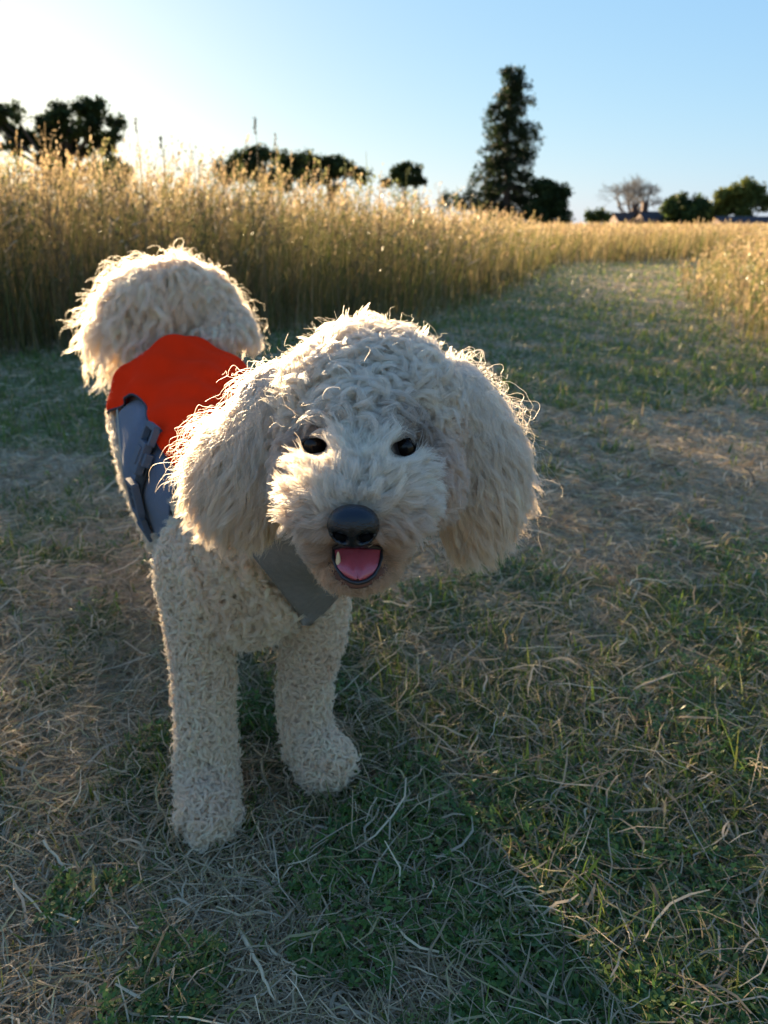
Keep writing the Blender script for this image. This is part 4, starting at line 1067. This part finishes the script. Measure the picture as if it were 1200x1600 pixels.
class Harness:
    """vest fitted round the torso: parameters s along the spine (0 = neck, 1 = rump) and angle a (0 = top, + towards the dog's right flank that faces the camera)"""
    def __init__(self, tree):
        self.tree = tree
        self.A = np.array([Pn(470, 790, .76), Pn(415, 815, .87), Pn(330, 745, 1.02), Pn(298, 680, 1.17), Pn(288, 645, 1.28)])
        self.sv = np.array([0, .28, .66, 1.0, 1.25])
    def axis(self, s): return np.array([np.interp(s, self.sv, self.A[:, i]) for i in range(3)])
    def frame(self, s):
        t = self.axis(min(1.25, s + .08)) - self.axis(max(0, s - .08)); t = t / np.linalg.norm(t)
        up = np.array([0, 0, 1.0]); up = up - t * (up @ t); up = up / np.linalg.norm(up)
        lf = np.cross(up, t); lf = lf if lf[0] < 0 else -lf
        return t, up, lf
    def point(self, s, a, off=.010):
        c = self.axis(s); t, up, lf = self.frame(s)
        d = up * math.cos(a) + lf * math.sin(a)
        hit = self.tree.ray_cast(Vector(c + d * .35), Vector(-d))
        r = .09
        if hit[0] is not None:
            r = min((np.array(hit[0]) - c) @ d, .14)
        return c + d * (max(r, .05) + off)
    def sa(self, p):
        ss = np.linspace(0, 1.25, 60); ax = np.array([self.axis(s) for s in ss])
        d = np.linalg.norm(p[:, None] - ax[None], axis=2); i = d.argmin(1)
        fr = [self.frame(s) for s in ss]; up = np.array([f[1] for f in fr])[i]; lf = np.array([f[2] for f in fr])[i]
        q = p - ax[i]; return ss[i], np.arctan2((q * lf).sum(1), (q * up).sum(1)), d[np.arange(len(p)), i]
    # outline of the panels in (s, a)
    def rear(self, a): return 1.16 - .46 * np.clip(abs(a) / 2.2, 0, 1) ** 1.6
    def covered(self, p):
        s, a, d = self.sa(p)
        c = (s > .30) & (s < np.where(np.abs(a) < 1.22, self.rear(a), self.s_end(a)) - .015) & (np.abs(a) < 2.1) & (s > .30 + .12 * np.clip(np.abs(a) - .9, 0, 1))
        return c
    def patch(self, name, parent, mat, S, Aa, off, thick=.0018, label=None, smooth_it=3):
        """S, Aa: grids (nu, nv) of s and a; off: number or grid"""
        nu, nv = S.shape; off = np.broadcast_to(off, S.shape)
        V = np.array([[self.point(S[i, j], Aa[i, j], 0) for j in range(nv)] for i in range(nu)])
        C = np.array([[self.axis(S[i, j]) for j in range(nv)] for i in range(nu)])
        for _ in range(smooth_it):
            W = V.copy(); W[1:-1] = (V[:-2] + V[2:] + 2 * V[1:-1]) / 4; V = W.copy(); W[:, 1:-1] = (V[:, :-2] + V[:, 2:] + 2 * V[:, 1:-1]) / 4; V = W
        V = V + norm(V - C) * off[..., None]
        F_ = [(i * nv + j, (i + 1) * nv + j, (i + 1) * nv + j + 1, i * nv + j + 1) for i in range(nu - 1) for j in range(nv - 1)]
        o = mesh_np(name, V.reshape(-1, 3), F_, mat, smooth=True)
        if thick:
            md = o.modifiers.new('thick', 'SOLIDIFY'); md.thickness = thick; md.offset = 0
        if label: o['label'] = label
        o.parent = parent; return o, V
    def s_end(self, a): return np.interp(np.abs(a), [.6, 1.0, 1.28, 1.8, 2.2, 3.2], [1.12, 1.0, .84, .69, .63, .60])
    def a_low(self, s):
        return np.interp(s, [0, .40, .50, .61, .72, .80, .88, 1.0], [1.0, .92, .86, .74, .64, .68, .90, 1.22])
    def _x(self): pass
    def front(self, a): return .36 + .04 * np.clip(np.abs(a) - .8, 0, 2)
    def build(self, dog):
        hs = empty('harness', (0, 0, 0)); rel(hs, dog)
        hs.location = (0, 0, 0); hs.matrix_parent_inverse = Matrix.Translation(dog.location).inverted()
        hs['label'] = 'orange backed grey walking harness with a buckled girth strap'
        orange = simple_material('orange_fabric', (.95, .030, .003), .9, .03, noise=(30, .08), bump=(900, .5, 'voronoi'))
        grey = simple_material('grey_mesh_fabric', (.10, .115, .15), .85, .12, noise=(160, .18), bump=(700, .6, 'voronoi'), sheen=.2)
        taupe = simple_material('taupe_mesh_fabric', (.22, .20, .175), .9, .1, noise=(160, .22), bump=(700, .7, 'voronoi'))
        dark = simple_material('dark_piping', (.025, .03, .04), .7, .3)
        web = simple_material('webbing', (.03, .032, .035), .8, .3, bump=(1200, .8, 'noise'))
        plas = simple_material('buckle_plastic', (.12, .13, .15), .8, .12, noise=(90, .05))
        sunmesh = simple_material('sunlit_mesh', (.42, .38, .30), .8, .2, bump=(420, 1.0, 'voronoi'))
        # orange back panel
        U, Wv = np.meshgrid(np.linspace(0, 1, 46), np.linspace(-1, 1, 61), indexing='ij')
        s = .22 + (self.rear(Wv * 1.1) - .22) * U
        a = Wv * self.a_low(s)
        fold = .0050 * np.sin(a * 7 + s * 19) * np.clip(U * 1.5, 0, 1) + .0022 * np.sin(s * 33 - a * 11) + .0025 * np.exp(-((U - .98) / .03) ** 2) + .0035 * np.exp(-((s - .98 + .16 * np.abs(a)) / .016) ** 2) * np.clip(np.abs(a) * 1.5 - .4, 0, 1)
        o, V = self.patch('back_panel', hs, orange, s, a, .0115 + fold, .0022, 'bright orange fabric back panel')
        # dark piping along the lower edges
        for j in (0, -1):
            v, f, _ = tube_np(V[:, j] , [.0018] * len(V), 6); mesh_np('piping', v, f, dark, smooth=True).parent = hs
        v, f, _ = tube_np(V[-1], [.0013] * V.shape[1], 6); mesh_np('hem', v, f, orange, smooth=True).parent = hs
        # grey side panels
        for sg in (1, -1):
            U, Wv = np.meshgrid(np.linspace(0, 1, 40), np.linspace(0, 1, 40), indexing='ij')
            a = .62 + 1.63 * Wv; s = self.front(a) + (np.minimum(self.rear(a), self.s_end(a)) - .012 - self.front(a)) * U
            a = a + (self.a_low(s) - .05 - .62) * (1 - Wv)
            puff = .0028 * np.abs(np.sin((s - .36) * 9.5)) ** .5 * 0 + .004 * np.clip(np.abs(s - .63) / .05, 0, 1)
            o, V = self.patch('side_panel', hs, grey, s, sg * a, .002 + (.003 + puff) * np.clip(Wv * 9, 0, 1), .0022)
            for e in (V[0], V[-1]):
                v, f, _ = tube_np(e, [.0014] * len(e), 6); mesh_np('piping', v, f, dark, smooth=True).parent = hs
            # pale mesh patch near the rear edge, raking sunlight put into its colour
            U, Wv = np.meshgrid(np.linspace(0, 1, 8), np.linspace(0, 1, 14), indexing='ij')
            a = 1.02 + .62 * Wv; e = np.minimum(self.rear(a), self.s_end(a)) - .03
            s = e - .075 * (1 - U) * np.sin(np.clip(Wv * .9 + .1, 0, 1) * np.pi) ** .5
            self.patch('sunlit_strip', hs, sunmesh, s, sg * a, .0105, .0006, 'pale perforated mesh strip with raking sunlight put into its colour')
            # girth strap
            U, Wv = np.meshgrid(np.linspace(0, 1, 5), np.linspace(0, 1, 60), indexing='ij')
            a = .70 + (math.pi - .70) * Wv; sc = np.interp(a, [.7, 1.2, 1.8, 2.2, 3.14], [.555, .535, .60, .60, .60])
            s = sc + (U - .5) * .055
            self.patch('girth_strap', hs, web, s, sg * a, .0135, .0018)
            # buckle
            bk = empty('buckle', (0, 0, 0)); bk.parent = hs
            def frame_at(a_, s_=None):
                s0 = float(np.interp(a_, [.7, 1.2, 1.8, 2.2, 3.14], [.555, .535, .60, .60, .60]))
                p0 = self.point(s0, sg * a_, .017); p1 = self.point(s0, sg * (a_ + .12), .017); pm1 = self.point(s0, sg * (a_ - .12), .017)
                t = norm(p1 - pm1); n = norm(p0 - self.axis(s0)); n = norm(n - t * (n @ t)); b = np.cross(t, n); return p0, t, b, n
            def bar(name, a_, lt, wd, th, dt=0, db=0, dn=0, mat=plas):
                p0, t, b, n = frame_at(a_); lt, wd, th, dt, db, dn = [1.3 * q for q in (lt, wd, th, dt, db, dn)]
                bm = bmesh.new(); bmesh.ops.create_cube(bm, size=1); bmesh.ops.bevel(bm, geom=bm.edges[:], offset=.05, segments=1, affect='EDGES')
                o_ = p0 + t * dt + b * db + n * dn
                M = Matrix(((t[0], b[0], n[0], o_[0]), (t[1], b[1], n[1], o_[1]), (t[2], b[2], n[2], o_[2]), (0, 0, 0, 1))) @ Matrix.Diagonal((lt, wd, th, 1))
                bmesh.ops.transform(bm, matrix=M, verts=bm.verts); return bm
            def fuse(name, bms, mat):
                big = bmesh.new()
                for bm_ in bms:
                    me = bpy.data.meshes.new('t'); bm_.to_mesh(me); bm_.free(); big.from_mesh(me); bpy.data.meshes.remove(me)
                me = bpy.data.meshes.new(name); big.to_mesh(me); big.free(); me.materials.append(mat)
                o = bpy.data.objects.new(name, me); COL.objects.link(o); o.parent = hs; return o
            w_ = .024
            A0 = 1.02
            fuse('buckle_socket', [bar('', A0, .005, w_ * 1.1, .006, -.027), bar('', A0, .016, .004, .006, -.019, -w_ * .52), bar('', A0, .016, .004, .006, -.019, w_ * .52),
                                   bar('', A0, .030, w_ * .92, .0075, .003, 0, .001), bar('', A0, .016, w_ * .5, .002, .001, 0, .0052),
                                   bar('', A0, .012, .005, .007, .002, w_ * .62, -.001), bar('', A0, .012, .005, .007, .002, -w_ * .62, -.001)], plas)
            A1 = A0 + .050 / .10
            fuse('buckle_prong', [bar('', A1, .005, w_ * 1.0, .0065, -.013), bar('', A1, .030, .006, .0065, 0, -w_ * .42), bar('', A1, .030, .006, .0065, 0, w_ * .42),
                                  bar('', A1, .003, w_ * .7, .004, -.005), bar('', A1, .003, w_ * .7, .004, .001), bar('', A1, .005, w_, .0065, .015)], plas)
            A2 = A1 + .044 / .10
            fuse('strap_slider', [bar('', A2, .004, w_ * 1.1, .005, -.010), bar('', A2, .024, .004, .005, 0, -w_ * .52), bar('', A2, .024, .004, .005, 0, w_ * .52),
                                  bar('', A2, .004, w_ * 1.1, .006, 0, 0, .001), bar('', A2, .004, w_ * 1.1, .005, .010)], plas)
            bpy.data.objects.remove(bk)
        self.make_bib(); V = self.bib; nv_, nu_ = V.shape[:2]
        F_ = [(j * nu_ + i, (j + 1) * nu_ + i, (j + 1) * nu_ + i + 1, j * nu_ + i + 1) for j in range(nv_ - 1) for i in range(nu_ - 1)]
        o = mesh_np('chest_panel', V.reshape(-1, 3), F_, taupe, smooth=True); md = o.modifiers.new('thick', 'SOLIDIFY'); md.thickness = .002; md.offset = 0
        o['label'] = 'taupe grey mesh chest panel tapering between the forelegs'; o.parent = hs
        for e in (V[:, 0], V[:, -1], V[-1]):
            v, f, _ = tube_np(e, [.0011] * len(e), 6); mesh_np('piping', v, f, taupe, smooth=True).parent = hs
    def make_bib(self):
        if hasattr(self, 'bib'): return
        # chest bib: fitted over the chest
        def bib_pt(u, v):
            o_ = Vector((0, 0, CAM_H)); d_ = (P(u, v, 1) - o_).normalized(); dd = 0
            h = self.tree.ray_cast(P(u, v, .61), d_)
            return np.array(h[0]) if h[0] is not None else Pn(u, v, .80)
        nv_, nu_ = 26, 22
        V = np.zeros((nv_, nu_, 3))
        for j in range(nv_):
            tv = j / (nv_ - 1); vv = 800 + 176 * tv
            xl = np.interp(vv, [800, 855, 900, 950, 976], [350, 385, 422, 460, 472]); xr = np.interp(vv, [800, 880, 930, 955, 976], [520, 540, 530, 508, 486])
            for i in range(nu_): V[j, i] = bib_pt(xl + (xr - xl) * i / (nu_ - 1), vv)
        dep = np.linalg.norm(V - np.array([0, 0, CAM_H]), axis=2); raw = dep.copy()
        # keep the cloth a smooth sheet over the chest
        for _ in range(22):
            W = dep.copy(); W[1:-1, 1:-1] = (dep[:-2, 1:-1] + dep[2:, 1:-1] + dep[1:-1, :-2] + dep[1:-1, 2:]) / 4
            W[:, 0] = W[:, 1]; W[:, -1] = W[:, -2] + .003; W[0] = W[1]; W[-1] = W[-2]; dep = np.minimum(W, raw)
        cp = np.array([0, 0, CAM_H]); jj, ii = np.meshgrid(np.arange(nv_), np.arange(nu_), indexing='ij'); dep = dep + .0022 * np.sin(ii * .55 + jj * .32) * np.clip((25 - jj) / 8, 0, 1) + .006 * (np.abs(ii / (nu_ - 1) * 2 - 1) ** 3)
        V = cp + norm(V - cp) * (dep - .015)[..., None]
        self.bib = V
short_grass(); thatch(); leaflets(); tall_grass(); meadow_weeds(); straw_stalks()
build_trees(); build_houses()
build_dog()
